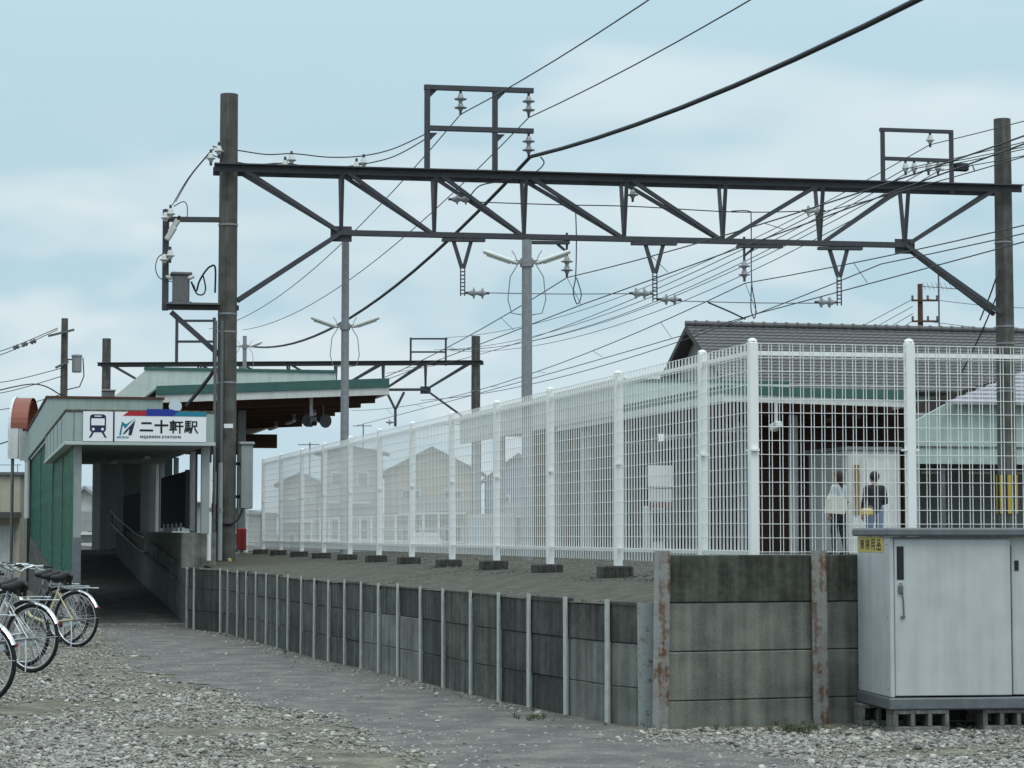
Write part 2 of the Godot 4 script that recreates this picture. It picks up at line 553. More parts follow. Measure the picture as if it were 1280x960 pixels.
func build_gravel():
	var pts := [[], [], []]
	var cols := [[], [], []]
	var nz := FastNoiseLite.new()
	nz.seed = 9
	nz.frequency = .45
	nz.fractal_octaves = 3
	var r := RandomNumberGenerator.new()
	r.seed = 3
	var wall2 := PackedVector2Array()
	for w in wall_px:
		var g := G(w[0], w[1])
		wall2.append(Vector2(g.x, g.z))
	for i in 330000:
		var z := 12.0 + 26.0 * pow(r.randf(), 1.5)
		var hw := .26 * z + .5
		var x := r.randf_range(-hw, hw)
		var p := Vector2(x, -z)
		var inside := Geometry2D.is_point_in_polygon(p, path_poly)
		var patch := nz.get_noise_2d(x, z)                         # uneven patches of stone, from noise alone
		var keep := .66 + patch * 1.1
		if z > 21 : keep *= .75
		if inside:
			var e := 9.0
			for j in range(0, edge_pts.size(), 3): e = min(e, p.distance_to(edge_pts[j]))
			keep = .008 + max(0.0, patch) * .03 + .65 * exp(-e / .38) * clampf(.55 + patch * 1.6, 0, 1)
		var ls := LS(Vector3(x, 0, -z))
		var by_wall := 9.0
		for j in wall2.size() - 1:
			by_wall = min(by_wall, p.distance_to(Geometry2D.get_closest_point_to_segment(p, wall2[j], wall2[j + 1])))
		if inside and by_wall < .5: keep = max(keep, .75 * clampf(.45 + patch * 2.0, .12, 1) * (1 - by_wall / .5))
		if ls.y > 15.2 and ls.x > 4.2 : continue                        # behind the walls
		if ls.y > 33.5: continue
		if not inside and by_wall < 3.0 and ls.x > 2.7 and z > 17 : 
			continue
		if r.randf() > keep: continue
		var sz := r.randf_range(.005, .012) if r.randf() < .78 else r.randf_range(.012, .024)
		if r.randf() < .03: sz = r.randf_range(.022, .036)
		if inside and by_wall > .5: sz *= .7
		var b := Basis.from_euler(Vector3(r.randf_range(-.4, .4), r.randf() * TAU, r.randf_range(-.4, .4))).scaled(Vector3(sz, sz, sz))
		var k := r.randi() % 3
		pts[k].append(Transform3D(b, Vector3(x, sz * r.randf_range(.1, .5), -z)))
		var g := r.randf_range(.15, .32)
		if r.randf() < .12: g = r.randf_range(.32, .48)
		if r.randf() < .07: g = r.randf_range(.07, .16)
		var warm := r.randf_range(.84, .97)
		cols[k].append(Color(g, g * lerpf(1.0, warm, .4), g * warm * .97))
	# crumbs of stone and earth on the bank
	for i in 26000:
		var s := r.randf_range(15.6, 43.0)
		var l := r.randf_range(3.4, 7.8)
		var q := T(l, s)
		var wl := 4.72
		for j in wall2.size() - 1:
			var u := LS(Vector3(wall2[j].x, 0, wall2[j].y))
			var v := LS(Vector3(wall2[j + 1].x, 0, wall2[j + 1].y))
			if s <= u.y and s >= v.y: wl = lerpf(u.x, v.x, (u.y - s) / max(u.y - v.y, .001))
		if s > 33: wl = 3.6
		if l < wl + .04 or (s < 33 and l < wl + .02): continue
		var kk := (l - wl - .03) / (5.37 - wl)
		var hh := .845 + .10 * clampf(kk, 0, 1) + .02 * clampf((kk - .3) / .7, 0, 1)
		if l > 5.4: hh = lerpf(.965, 1.03, (l - 5.4) / 2.6)
		if r.randf() > .45 + nz.get_noise_2d(l * 2, s * 2) * 1.2: continue
		var sz := r.randf_range(.006, .018)
		var k := r.randi() % 3
		pts[k].append(Transform3D(Basis.from_euler(Vector3(0, r.randf() * TAU, r.randf_range(-.4, .4))).scaled(Vector3(sz, sz * .7, sz)), Vector3(q.x, hh + .004, q.z)))
		var g := r.randf_range(.05, .16)
		cols[k].append(Color(g, g * .98, g * .86))
	for k in 3:
		var mm := MultiMesh.new()
		mm.transform_format = MultiMesh.TRANSFORM_3D
		mm.use_colors = true
		mm.mesh = stone_mesh(40 + k)
		mm.instance_count = pts[k].size()
		for i in pts[k].size():
			mm.set_instance_transform(i, pts[k][i])
			mm.set_instance_color(i, cols[k][i])
		var o := MultiMeshInstance3D.new()
		o.name = numbered("gravel")
		o.multimesh = mm
		o.material_override = M.stone
		add_child(o)
		o.set_meta("kind", "stuff")
		meta(o, "loose grey crushed stone scattered over the yard", "gravel", "loose stones of the yard")

# ---------- embankment, platforms, tracks ----------
func build_embankment():
	off = Vector3.ZERO
	var st := mb()
	var A := []
	for i in range(wall_px.size()):
		var ls := LS(G(wall_px[i][0], wall_px[i][1]))
		A.append(ls)
	A.append(Vector2(4.72, 15.46))
	var e := A.size()
	var nz := FastNoiseLite.new()
	nz.frequency = 1.2
	var row := func(l: float, s: float, hh: float) -> Vector3: return T(l, s, hh + .02 * nz.get_noise_2d(l, s * 2))
	for i in e - 1:
		var a: Vector2 = A[i]
		var b: Vector2 = A[i + 1]
		var steps := [[0.0, .845], [.3, .885], [.75, .94], [1.0, .965]]
		var ea := .1 if i == e - 2 else 0.0      # the end follows the taller wall
		for k in 3:
			var la0 := lerpf(a.x + .03, 5.4, steps[k][0])
			var la1 := lerpf(a.x + .03, 5.4, steps[k + 1][0])
			var lb0 := lerpf(b.x + .03, 5.4, steps[k][0])
			var lb1 := lerpf(b.x + .03, 5.4, steps[k + 1][0])
			quad(st, row.call(lb0, b.y + ea * (lb0 - 4.7), steps[k][1]), row.call(lb1, b.y + ea * (lb1 - 4.7), steps[k + 1][1]), row.call(la1, a.y, steps[k + 1][1]), row.call(la0, a.y, steps[k][1]))
		var be := b.y + ea * 3.3
		quad(st, row.call(5.4, b.y + ea * .7, .965), T(8.0, be, 1.03), T(8.0, a.y, 1.03), row.call(5.4, a.y, .965))
		quad(st, T(8.0, be, 1.03), T(8.0, be, 0), T(8.0, a.y, 0), T(8.0, a.y, 1.03))
		if ea > 0:
			quad(st, T(4.72, b.y, 0), T(8.0, be, 0), T(8.0, be, 1.03), T(4.72, b.y, .84))
	var a0: Vector2 = A[0]
	# the bank goes on beside the ramp to the near platform
	quad(st, T(3.55, a0.y, .85), T(5.4, a0.y, .965), T(5.4, 43.6, .98), T(3.55, 43.6, .95))
	quad(st, T(5.4, a0.y, .965), T(8.0, a0.y, 1.03), T(8.0, 43.6, 1.03), T(5.4, 43.6, .98))
	quad(st, T(8.0, a0.y, 1.03), T(8.0, a0.y, 0), T(8.0, 43.6, 0), T(8.0, 43.6, 1.03))
	quad(st, T(3.2, a0.y, .85), T(3.55, a0.y, .85), T(3.55, a0.y, 0), T(3.2, a0.y, 0))
	structure("embankment", st, M.bank, "dark earth bank behind the concrete wall, below the white fence", "bank")
	st = mb()
	tbox(st, 3.55, 8.0, 43.6, 118, -.02, 1.0)
	structure("near_platform", st, M.concrete, "concrete platform of the near track", "platform")
	st = mb()
	tbox(st, 14.4, 18.6, 20, 118, -.02, .95)
	structure("far_platform", st, M.concrete, "concrete platform of the far track", "platform")
	st = mb()
	tbox(st, 8.02, 14.38, -4, 200, -.02, .03)
	structure("track_bed", st, M.bank, "ballasted bed of the two tracks", "track bed")
	for k in 2:
		var c: float = [9.45, 12.95][k]
		var t := thing("railway_track", ["steel railway track beside the near platform", "steel railway track beside the far platform"][k], "track", T(c, 20, .03), "the two tracks")
		for sd in [-.5335, .5335]:
			st = mb()
			tbox(st, c + sd - .035, c + sd + .035, -4, 200, .13, .26)
			part("rail", st, M.galv_dark, t)
		st = mb()
		for i in 200: tbox(st, c - 1.1, c + 1.1, i * .8 + 3, i * .8 + 3.22, .03, .13)
		part("sleepers", st, M.concrete, t, "", "stuff")

# ---------- station ----------
func build_station():
	var l0 := 1.36
	var l1 := 3.5
	# ramp
	off = Vector3.ZERO
	var st := mb()
	var prof := [[34.6, .012], [40.0, .29], [43.0, .40], [52.0, .93], [58.0, .97]]
	for i in prof.size() - 1:
		quad(st, T(1.45, prof[i][0], prof[i][1]), T(3.2, prof[i][0], prof[i][1]), T(3.2, prof[i + 1][0], prof[i + 1][1]), T(1.45, prof[i + 1][0], prof[i + 1][1]))
	quad(st, T(3.2, 51.6, .93), T(8.0, 51.6, .99), T(8.0, 60, 1.003), T(3.2, 58, .97))
	structure("ramp", st, M.asphalt, "dark ramp rising under the station entrance canopy", "ramp")
	st = mb()
	tbox(st, 1.45, 3.2, 34.42, 34.6, .0, .022)
	var th := solo("threshold_strip", st, M.concrete, "pale concrete strip across the foot of the ramp", "threshold")
	off = T(3.4, 36, 0)
	# canopy over the foot of the ramp
	var t := thing("entrance_canopy", "pale green metal canopy carrying the station sign over the ramp", "canopy", T(2.4, 33.6, 0))
	st = mb()
	tbox(st, l0, l1, 33.6, 33.68, 2.70, 3.13, .008)
	part("front_fascia", st, M.canopy, t)
	st = mb()
	tbox(st, l0, l0 + .08, 33.683, 42.7, 2.70, 3.13, .008)
	part("side_fascia", st, M.canopy, t)
	st = mb()
	tbox(st, l1 - .08, l1, 33.683, 42.7, 2.70, 3.13, .008)
	part("side_fascia", st, M.canopy, t)
	for x in [1.47, 3.36]:
		st = mb()
		tbox(st, x, x + .008, 33.594, 33.60, 2.70, 3.13)
		part("seam", st, M.galv_dark, t)
	for k in 5:
		st = mb()
		tbox(st, l0 - .006, l0, 35.2 + k * 1.6, 35.22 + k * 1.6, 2.70, 3.13)
		part("seam", st, M.galv_dark, t)
	st = mb()
	tbox(st, l0 - .02, l1 + .02, 33.57, 33.70, 2.645, 2.697, .006)
	part("front_trim", st, M.canopy_trim, t)
	st = mb()
	tbox(st, l0 - .02, l0 + .10, 33.703, 42.7, 2.645, 2.697, .006)
	part("side_trim", st, M.canopy_trim, t)
	st = mb()
	tbox(st, l0 - .015, l1 + .015, 33.585, 42.7, 3.133, 3.16)
	part("roof_sheet", st, M.grime, t)
	st = mb()
	tbox(st, l0 + .103, l1 - .083, 33.705, 42.7, 2.655, 2.69)
	part("soffit", st, M.gray_wall, t)
	for c in [[1.545, 33.85], [1.56, 42.3]]:
		st = mb()
		tbox(st, c[0] - .055, c[0] + .055, c[1] - .055, c[1] + .055, 1.30, 2.65, .006)
		var col := part("column", st, M.gray_wall, t)
		st = mb()
		tbox(st, c[0] - .06, c[0] + .06, c[1] - .06, c[1] + .06, .0, 1.30, .006)
		part("column_base", st, M.cabinet_trim, t, "grey painted foot of the white column")
	st = mb()
	tbox(st, 3.34, 3.46, 33.80, 33.92, 1.36, 2.65, .006)
	part("column", st, M.gray_wall, t)
	for k in 2:
		var ll := 2.5 + k * .38
		var ss := 40.6 - k * 2.4
		st = mb()
		tbox(st, ll - .05, ll + .05, ss, ss + .62, 2.60, 2.652, .008)
		part("ceiling_lamp", st, M.lamp_white, t)
	# taller hall behind
	t = thing("station_hall", "taller pale green station passage behind the entrance canopy", "building", T(2.4, 42.8, 0))
	st = mb()
	tbox(st, 1.39, 3.5, 42.8, 42.88, 3.20, 3.86)
	part("front_wall", st, M.canopy, t)
	st = mb()
	tbox(st, 1.39, 1.47, 42.884, 60, 3.20, 3.86)
	part("side_wall", st, M.canopy, t)
	st = mb()
	tbox(st, 3.42, 3.5, 42.884, 60, 3.2, 3.86)
	part("side_wall", st, M.canopy, t)
	st = mb()
	tbox(st, 1.36, 3.53, 42.77, 60, 3.863, 3.90)
	part("roof", st, M.brown, t)
	st = mb()
	tbox(st, 1.475, 3.415, 42.885, 60, 3.16, 3.195)
	part("ceiling", st, M.gray_wall, t)
	for k in 4:
		st = mb()
		tbox(st, 1.40, 1.47, 57.2 + k * .9, 57.4 + k * .9, .0, 3.19)
		part("pilaster", st, M.beam, t)
	st = mb()
	tbox(st, 1.40, 1.46, 57.1, 60, 0, 1.75)
	part("lower_wall", st, M.concrete_dark, t)
	st = mb()
	tbox(st, 1.41, 1.45, 57.1, 60, 1.753, 3.19)
	part("upper_wall", st, M.beam, t)
	st = mb()
	tbox(st, 1.47, 2.62, 58.0, 58.12, .9, 3.16)
	part("end_wall", st, M.gray_wall, t)
	st = mb()
	tbox(st, 2.62, 2.74, 57.9, 58.1, .9, 3.16)
	part("column", st, M.beam, t)
	st = mb()
	tbox(st, 3.02, 3.2, 57.9, 58.1, .9, 3.16)
	part("column", st, M.beam, t)
	st = mb()
	tbox(st, 3.203, 5.0, 58.0, 58.12, .9, 4.2)
	part("end_wall", st, M.gray_wall, t)
	# parapet wall of the ramp
	t = thing("ramp_wall", "grey concrete side wall of the ramp carrying the handrail", "wall", T(3.35, 36, 0))
	st = mb()
	var wtop := [[33.0, .84], [35.4, .84], [35.45, 1.38], [51.5, 1.40]]
	for i in 3:
		var a: Array = wtop[i]
		var b: Array = wtop[i + 1]
		if i == 1: continue
		hexa(st, [T(3.2, a[0], -.05), T(3.5, a[0], -.05), T(3.5, a[0], a[1]), T(3.2, a[0], a[1]), T(3.2, b[0], -.05), T(3.5, b[0], -.05), T(3.5, b[0], b[1]), T(3.2, b[0], b[1])])
	part("wall_body", st, M.concrete, t)
	st = mb()
	tbox(st, 3.503, 3.74, 35.46, 35.8, .8, 1.38)
	part("wall_return", st, M.concrete, t)
	# handrail
	t = thing("handrail", "double chrome handrail on the ramp wall", "handrail", T(3.1, 44, .5))
	for k in 2:
		st = mb()
		var hh: float = [1.02, .76][k]
		var q := []
		for d in [[51.5, .93], [50.5, .85], [43.2, .41], [42.0, .38]]: q.append(T(3.1, d[0], d[1] + hh - .1))
		tube(st, q, .02, 8)
		part("rail", st, M.chrome, t)
		st = mb()
		q = []
		for d in [[41.8, .37], [40, .29], [35.8, .05]]: q.append(T(3.1, d[0], d[1] + hh - .12))
		tube(st, q, .02, 8)
		part("rail", st, M.galv_dark, t)
	for d in [[51.2, .91], [46.9, .63], [42.1, .39], [38.6, .2], [36, .06]]:
		st = mb()
		cyl(st, T(3.1, d[0], d[1] + .60), T(3.1, d[0], d[1] + .90), .014, -1, 8)
		cyl(st, T(3.1, d[0], d[1] + .64), T(3.22, d[0], d[1] + .60), .012, -1, 8)
		part("bracket", st, M.galv_dark, t)
	# inner wall panels, notice board, posters
	t = thing("passage_wall", "white and grey panelled inner wall beside the ramp", "wall", T(3.4, 46, 1.4))
	st = mb()
	tbox(st, 3.36, 3.42, 42.5, 46.3, 1.403, 3.16)
	part("white_panel", st, M.white_wall, t)
	st = mb()
	tbox(st, 3.36, 3.42, 46.32, 51.5, 2.2, 3.16)
	part("upper_panel", st, M.gray_wall, t)
	st = mb()
	tbox(st, 3.36, 3.42, 46.32, 51.5, 1.403, 2.197)
	part("lower_panel", st, M.dark_wall, t)
	for k in 3:
		st = mb()
		tbox(st, 3.38, 3.46, 36.0 + k * 2.9, 36.1 + k * 2.9, 1.403, 2.65)
		part("stud", st, M.galv, t)
	t = thing("notice_board", "large dark notice board on the wall of the ramp", "notice board", T(3.35, 39, 1.5))
	st = mb()
	tbox(st, 3.30, 3.35, 35.9, 40.6, 1.46, 2.34, .006)
	part("board", st, M.board, t)
	st = mb()
	tbox(st, 3.29, 3.36, 35.84, 35.898, 1.44, 2.36, .006)
	part("frame_side", st, M.black, t)
	for k in 5:
		off = T(3.28, 36.4 + k * .75, 1.42)
		st = mb()
		tbox(st, 3.28, 3.285, 36.25 + k * .8, 36.62 + k * .8, 1.40, 1.53)
		solo("notice", st, M.sign_white, "small white notice in the row under the dark notice board", "notice", "white notices under the board")
	# drain pipes by the pole
	for k in 2:
		var o := T(3.62 + k * .16, 35.3, .85)
		t = thing("drain_pipe", ["white drain pipe at the end of the ramp wall", "grey drain pipe beside the white one at the ramp wall"][k], "pipe", o)
		st = mb()
		cyl(st, T(3.60 + k * .17, 35.2, .95), T(3.60 + k * .17, 35.2, 2.45), .035, -1, 10)
		part("pipe", st, [M.fence, M.gray_wall][k], t)
		st = mb()
		cyl(st, T(3.60 + k * .17, 35.2, 1.7), T(3.60 + k * .17, 35.2, 1.76), .042, -1, 10)
		part("collar", st, M.galv, t)
	# green screens
	var cuts := [[34.06, 38.0], [38.06, 42.2], [42.9, 49.6], [49.66, 57.0]]
	for k in 4:
		var a: float = cuts[k][0]
		var b: float = cuts[k][1]
		var top := 2.64 if k < 2 else 3.18
		t = thing("wind_screen", ["green translucent wind screen beside the white entrance column", "green translucent wind screen, second behind the entrance column", "tall green translucent wind screen below the near end of the higher hall", "tall green translucent wind screen farthest up the ramp below the higher hall"][k], "screen", T(1.51, a, 0), "green screens along the ramp")
		st = mb()
		var lo0 := .36 + (a - 34.0) * .041
		var lo1 := .36 + (b - 34.0) * .041
		hexa(st, [T(1.50, a, lo0), T(1.52, a, lo0), T(1.52, a, top), T(1.50, a, top), T(1.50, b, lo1), T(1.52, b, lo1), T(1.52, b, top), T(1.50, b, top)])
		part("pane", st, M.screen, t)
		st = mb()
		tbox(st, 1.485, 1.535, b + .003, b + .055, .0, top)
		part("mullion", st, M.galv_dark, t)
		st = mb()
		hexa(st, [T(1.47, a, .0), T(1.53, a, .0), T(1.53, a, lo0 - .01), T(1.47, a, lo0 - .01), T(1.47, b, .0), T(1.53, b, .0), T(1.53, b, lo1 - .01), T(1.47, b, lo1 - .01)])
		part("kerb_wall", st, M.concrete_dark, t)
	build_sign()
	# barrel porch at the far side
	t = thing("barrel_porch", "small arched porch with a copper coloured barrel roof on the station hall", "porch", T(1.0, 57, 2.9))
	var rad := .78
	var e1 := LS_dir(.22, 1).normalized()
	var e2 := LS_dir(1, -.22).normalized()
	var o0 := T(1.07, 56.6, 3.88)
	st = mb()
	var face := mb()
	var n := 18
	var p := func(a: float, rr: float, d: float) -> Vector3: return o0 - e1 * cos(a) * rr + Vector3.UP * sin(a) * rr + e2 * d
	for i in n:
		var a0 := PI * i / n
		var a1 := PI * (i + 1) / n
		quad(st, p.call(a0, rad, .45), p.call(a1, rad, .45), p.call(a1, rad, .02), p.call(a0, rad, .02))
		quad(st, p.call(a0, rad - .08, .02), p.call(a1, rad - .08, .02), p.call(a1, rad - .08, .45), p.call(a0, rad - .08, .45))
		quad(face, p.call(a0, rad - .16, .0), p.call(a0, rad + .03, .0), p.call(a1, rad + .03, .0), p.call(a1, rad - .16, .0))
		quad(face, p.call(a0, rad - .16, .06), p.call(a1, rad - .16, .06), p.call(a1, rad + .03, .06), p.call(a0, rad + .03, .06))
		quad(face, p.call(a0, rad + .03, .0), p.call(a0, rad + .03, .06), p.call(a1, rad + .03, .06), p.call(a1, rad + .03, .0))
		quad(face, p.call(a0, rad - .16, .06), p.call(a0, rad - .16, .0), p.call(a1, rad - .16, .0), p.call(a1, rad - .16, .06))
	part("vault", st, M.copper, t)
	part("arch", face, M.beam, t)
	for q in [-1, 1]:
		var c: Vector3 = o0 + e1 * q * (rad - .065)
		st = mb()
		box(st, c + Vector3.DOWN * .36 + e2 * .12, Vector3(.19, .72, .24), Basis(e1, Vector3.UP, e1.cross(Vector3.UP)))
		part("cheek", st, M.beam, t)
		if q > 0: continue
		st = mb()
		cyl(st, Vector3(c.x, 0, c.z) + e2 * .1, Vector3(c.x, 3.16, c.z) + e2 * .1, .04, -1, 8)
		part("post", st, M.galv_dark, t)
	off = T(1.2, 45.8, 0)
	t = thing("meter_box", "small pale meter box on the low wall below the green screens", "box", T(1.28, 45.6, .9))
	st = mb()
	tbox(st, 1.30, 1.465, 45.5, 45.85, .50, .76, .01)
	part("housing", st, M.gray_wall, t)
	st = mb()
	tbox(st, 1.32, 1.445, 45.485, 45.497, .53, .73)
	part("lid", st, M.canopy_trim, t)

func strokes(st: SurfaceTool, S: Array, o: Vector2, sx: float, sy: float, w: float, z0: float, z1: float, tr: Transform3D):   # strokes on a 100 x 100 field, y down
	for line in S:
		for i in range(0, line.size() - 2, 2):
			var a := o + Vector2(line[i] * sx, (100 - line[i + 1]) * sy)
			var b := o + Vector2(line[i + 2] * sx, (100 - line[i + 3]) * sy)
			var d := (b - a).normalized()
			var nn := Vector2(-d.y, d.x) * w * .5
			a -= d * w * .45
			b += d * w * .45
			prism(st, PackedVector2Array([a - nn, b - nn, b + nn, a + nn]), z0, z1 + i * .00004, tr)
func text_part(called: String, txt: String, h: float, wide: float, at: Vector3, b: Basis, m: Material, parent: Node3D, depth := .004):
	var tm := TextMesh.new()
	var f := SystemFont.new()
	f.font_names = PackedStringArray(["Droid Sans"])
	f.font_weight = 700
	tm.font = f
	tm.font_size = 32
	tm.pixel_size = .01
	tm.depth = .04
	tm.text = txt
	tm.horizontal_alignment = HORIZONTAL_ALIGNMENT_LEFT
	tm.vertical_alignment = VERTICAL_ALIGNMENT_BOTTOM
	var bb := tm.get_aabb()
	var o := MeshInstance3D.new()
	o.name = called
	o.mesh = tm
	o.material_override = m
	parent.add_child(o, true)
	var sc := Vector3(wide / bb.size.x, h / bb.size.y, depth / bb.size.z)
	o.transform = Transform3D(b * Basis.from_scale(sc), at - parent.position - b * (bb.position * sc))
func build_sign():
	# laid out on the sign's own face: 154 x 38 photograph pixels
	var lp := func(px: float) -> float:                       # lateral place on the canopy front of a pixel column
		var u := (px - 640.0) / F
		var c := cos(TRACK_TURN)
		var n := sin(TRACK_TURN)
		return 33.55 * (n + u * c) / (c - u * n)
	var x0: float = lp.call(103.5)
	var x1: float = lp.call(257.5)
	var W := x1 - x0
	var HH := .432
	var B := track_basis()
	var o := T(x0, 33.595, 2.70)
	var t := thing("station_sign", "white station name sign with train symbol, blue logo and black Japanese lettering", "sign", o)
	off = o
	var tr := Transform3D(B, o)
	var k := W / 154.0                                           # metres per pixel of the photograph
	var rect := func(st: SurfaceTool, a: float, b: float, c: float, d: float, z0: float, z1: float): prism(st, PackedVector2Array([Vector2(a, b), Vector2(c, b), Vector2(c, d), Vector2(a, d)]), z0, z1, tr)
	var st := mb()
	rect.call(st, 0, 0, 37.0 * k, HH, 0, .03)
	part("symbol_panel", st, M.sign_white, t)
	st = mb()
	rect.call(st, 39.0 * k, 0, W, HH, 0, .03)
	part("name_panel", st, M.sign_white, t)
	st = mb()
	rect.call(st, 37.05 * k, 0, 38.95 * k, HH, 0, .034)
	part("divider", st, M.navy, t)
	# train symbol
	st = mb()
	var cx := 18.3 * k
	var by := HH * .30
	var ty := HH * .905
	var hw := 10.0 * k
	var rr := .045
	var outline := PackedVector2Array()
	for c in [[cx + hw - rr, by + rr, -90], [cx + hw - rr, ty - rr, 0], [cx - hw + rr, ty - rr, 90], [cx - hw + rr, by + rr, 180]]:
		for i in 6:
			var a := deg_to_rad(c[2] + i * 18.0)
			outline.append(Vector2(c[0], c[1]) + Vector2(cos(a), sin(a)) * rr)
	prism(st, outline, .03, .033, tr)
	for q in [-1, 1]:
		prism(st, PackedVector2Array([Vector2(cx + q * 4.5 * k, by + .004), Vector2(cx + q * 7.2 * k, by + .004), Vector2(cx + q * 11.2 * k, HH * .12), Vector2(cx + q * 8.6 * k, HH * .12)]), .03, .0331, tr)
	var sym := part("train_symbol", st, M.navy, t)
	st = mb()
	rect.call(st, cx - 8.2 * k, HH * .535, cx + 8.2 * k, HH * .765, .033, .035)
	rect.call(st, cx - 4.3 * k, HH * .825, cx + 4.3 * k, HH * .86, .033, .035)
	for q in [-1, 1]:
		var ci := PackedVector2Array()
		for i in 12: ci.append(Vector2(cx + q * 5.7 * k, HH * .405) + Vector2(cos(TAU * i / 12), sin(TAU * i / 12)) * 1.75 * k)
		prism(st, ci, .033, .035, tr)
	part("train_window", st, M.sign_white, t)
	# stripe
	var sy := HH * .868
	var sp := func(st2: SurfaceTool, a: float, b: float, slant: float, up: float): prism(st2, PackedVector2Array([Vector2(a * k, sy), Vector2(b * k, sy), Vector2((b + slant) * k, HH + up), Vector2((a + slant) * k, HH + up)]), .03, .034, tr)
	st = mb(); sp.call(st, 49, 77, 8, .012)
	part("red_stripe", st, M.red, t)
	st = mb(); prism(st, PackedVector2Array([Vector2(77.2 * k, sy), Vector2(112 * k, sy), Vector2(119 * k, HH + .012), Vector2(110 * k, HH + .045), Vector2(79 * k, HH + .045), Vector2(79 * k, HH)]), .03, .0345, tr)
	part("blue_stripe", st, M.blue, t)
	st = mb(); prism(st, PackedVector2Array([Vector2(112.2 * k, sy), Vector2(154 * k, sy), Vector2(154 * k, HH + .012), Vector2(119.2 * k, HH + .012)]), .03, .034, tr)
	part("teal_stripe", st, M.teal, t)
	# logo: a leaning M of two swooping halves
	var lg := func(pts: Array) -> PackedVector2Array:
		var a := PackedVector2Array()
		for i in range(0, pts.size(), 2): a.append(Vector2((43.5 + pts[i] * .22) * k, HH * (.21 + pts[i + 1] * .0058)))
		return a
	st = mb()
	prism(st, lg.call([6, 0, 16, 0, 26, 58, 20, 80]), .03, .033, tr)
	prism(st, lg.call([20, 80, 26, 58, 40, 38, 62, 66, 100, 104, 72, 82, 44, 64]), .03, .0332, tr)
	part("logo", st, M.teal, t, "teal half of the logo")
	st = mb()
	prism(st, lg.call([24, 4, 40, 10, 66, 40, 98, 90, 70, 58, 40, 26]), .03, .0335, tr)
	prism(st, lg.call([58, 0, 76, 0, 98, 90, 64, 36]), .03, .0337, tr)
	part("logo", st, M.navy, t, "dark blue half of the logo")
	text_part("small_lettering", "MEITETSU", HH * .06, 14.5 * k, tr * Vector3(42 * k, HH * .11, .031), B, M.teal, t)
	# the name
	var K2 := [[18, 24, 82, 24], [6, 82, 94, 82]]
	var K10 := [[4, 40, 96, 40], [50, 4, 50, 98]]
	var KEN := [[5, 14, 48, 14], [9, 28, 45, 28, 45, 60, 9, 60, 9, 28], [9, 44, 45, 44], [2, 75, 50, 75], [27, 3, 27, 99], [56, 14, 96, 14], [53, 46, 100, 46], [77, 14, 77, 99]]
	var EKI := [[10, 6, 10, 58, 48, 58, 47, 92, 38, 97], [10, 6, 46, 6], [10, 23, 43, 23], [10, 40, 43, 40], [28, 6, 28, 58], [6, 70, 2, 92], [16, 70, 17, 88], [26, 69, 29, 85], [36, 66, 40, 80], [60, 10, 92, 10, 92, 44, 60, 44], [60, 10, 60, 52, 50, 98], [76, 44, 83, 74, 99, 98]]
	st = mb()
	var cs := [K2, K10, KEN, EKI]
	for i in 4:
		strokes(st, cs[i], Vector2((70.5 + i * 18.7) * k, HH * .305), 16.6 * k / 100, HH * .42 / 100, [.030, .030, .023, .021][i], .03, .033, tr)
	part("name_lettering", st, M.ink, t)
	text_part("small_lettering", "NIJIKKEN STATION", HH * .105, 51 * k, tr * Vector3(71 * k, HH * .10, .031), B, M.navy, t)

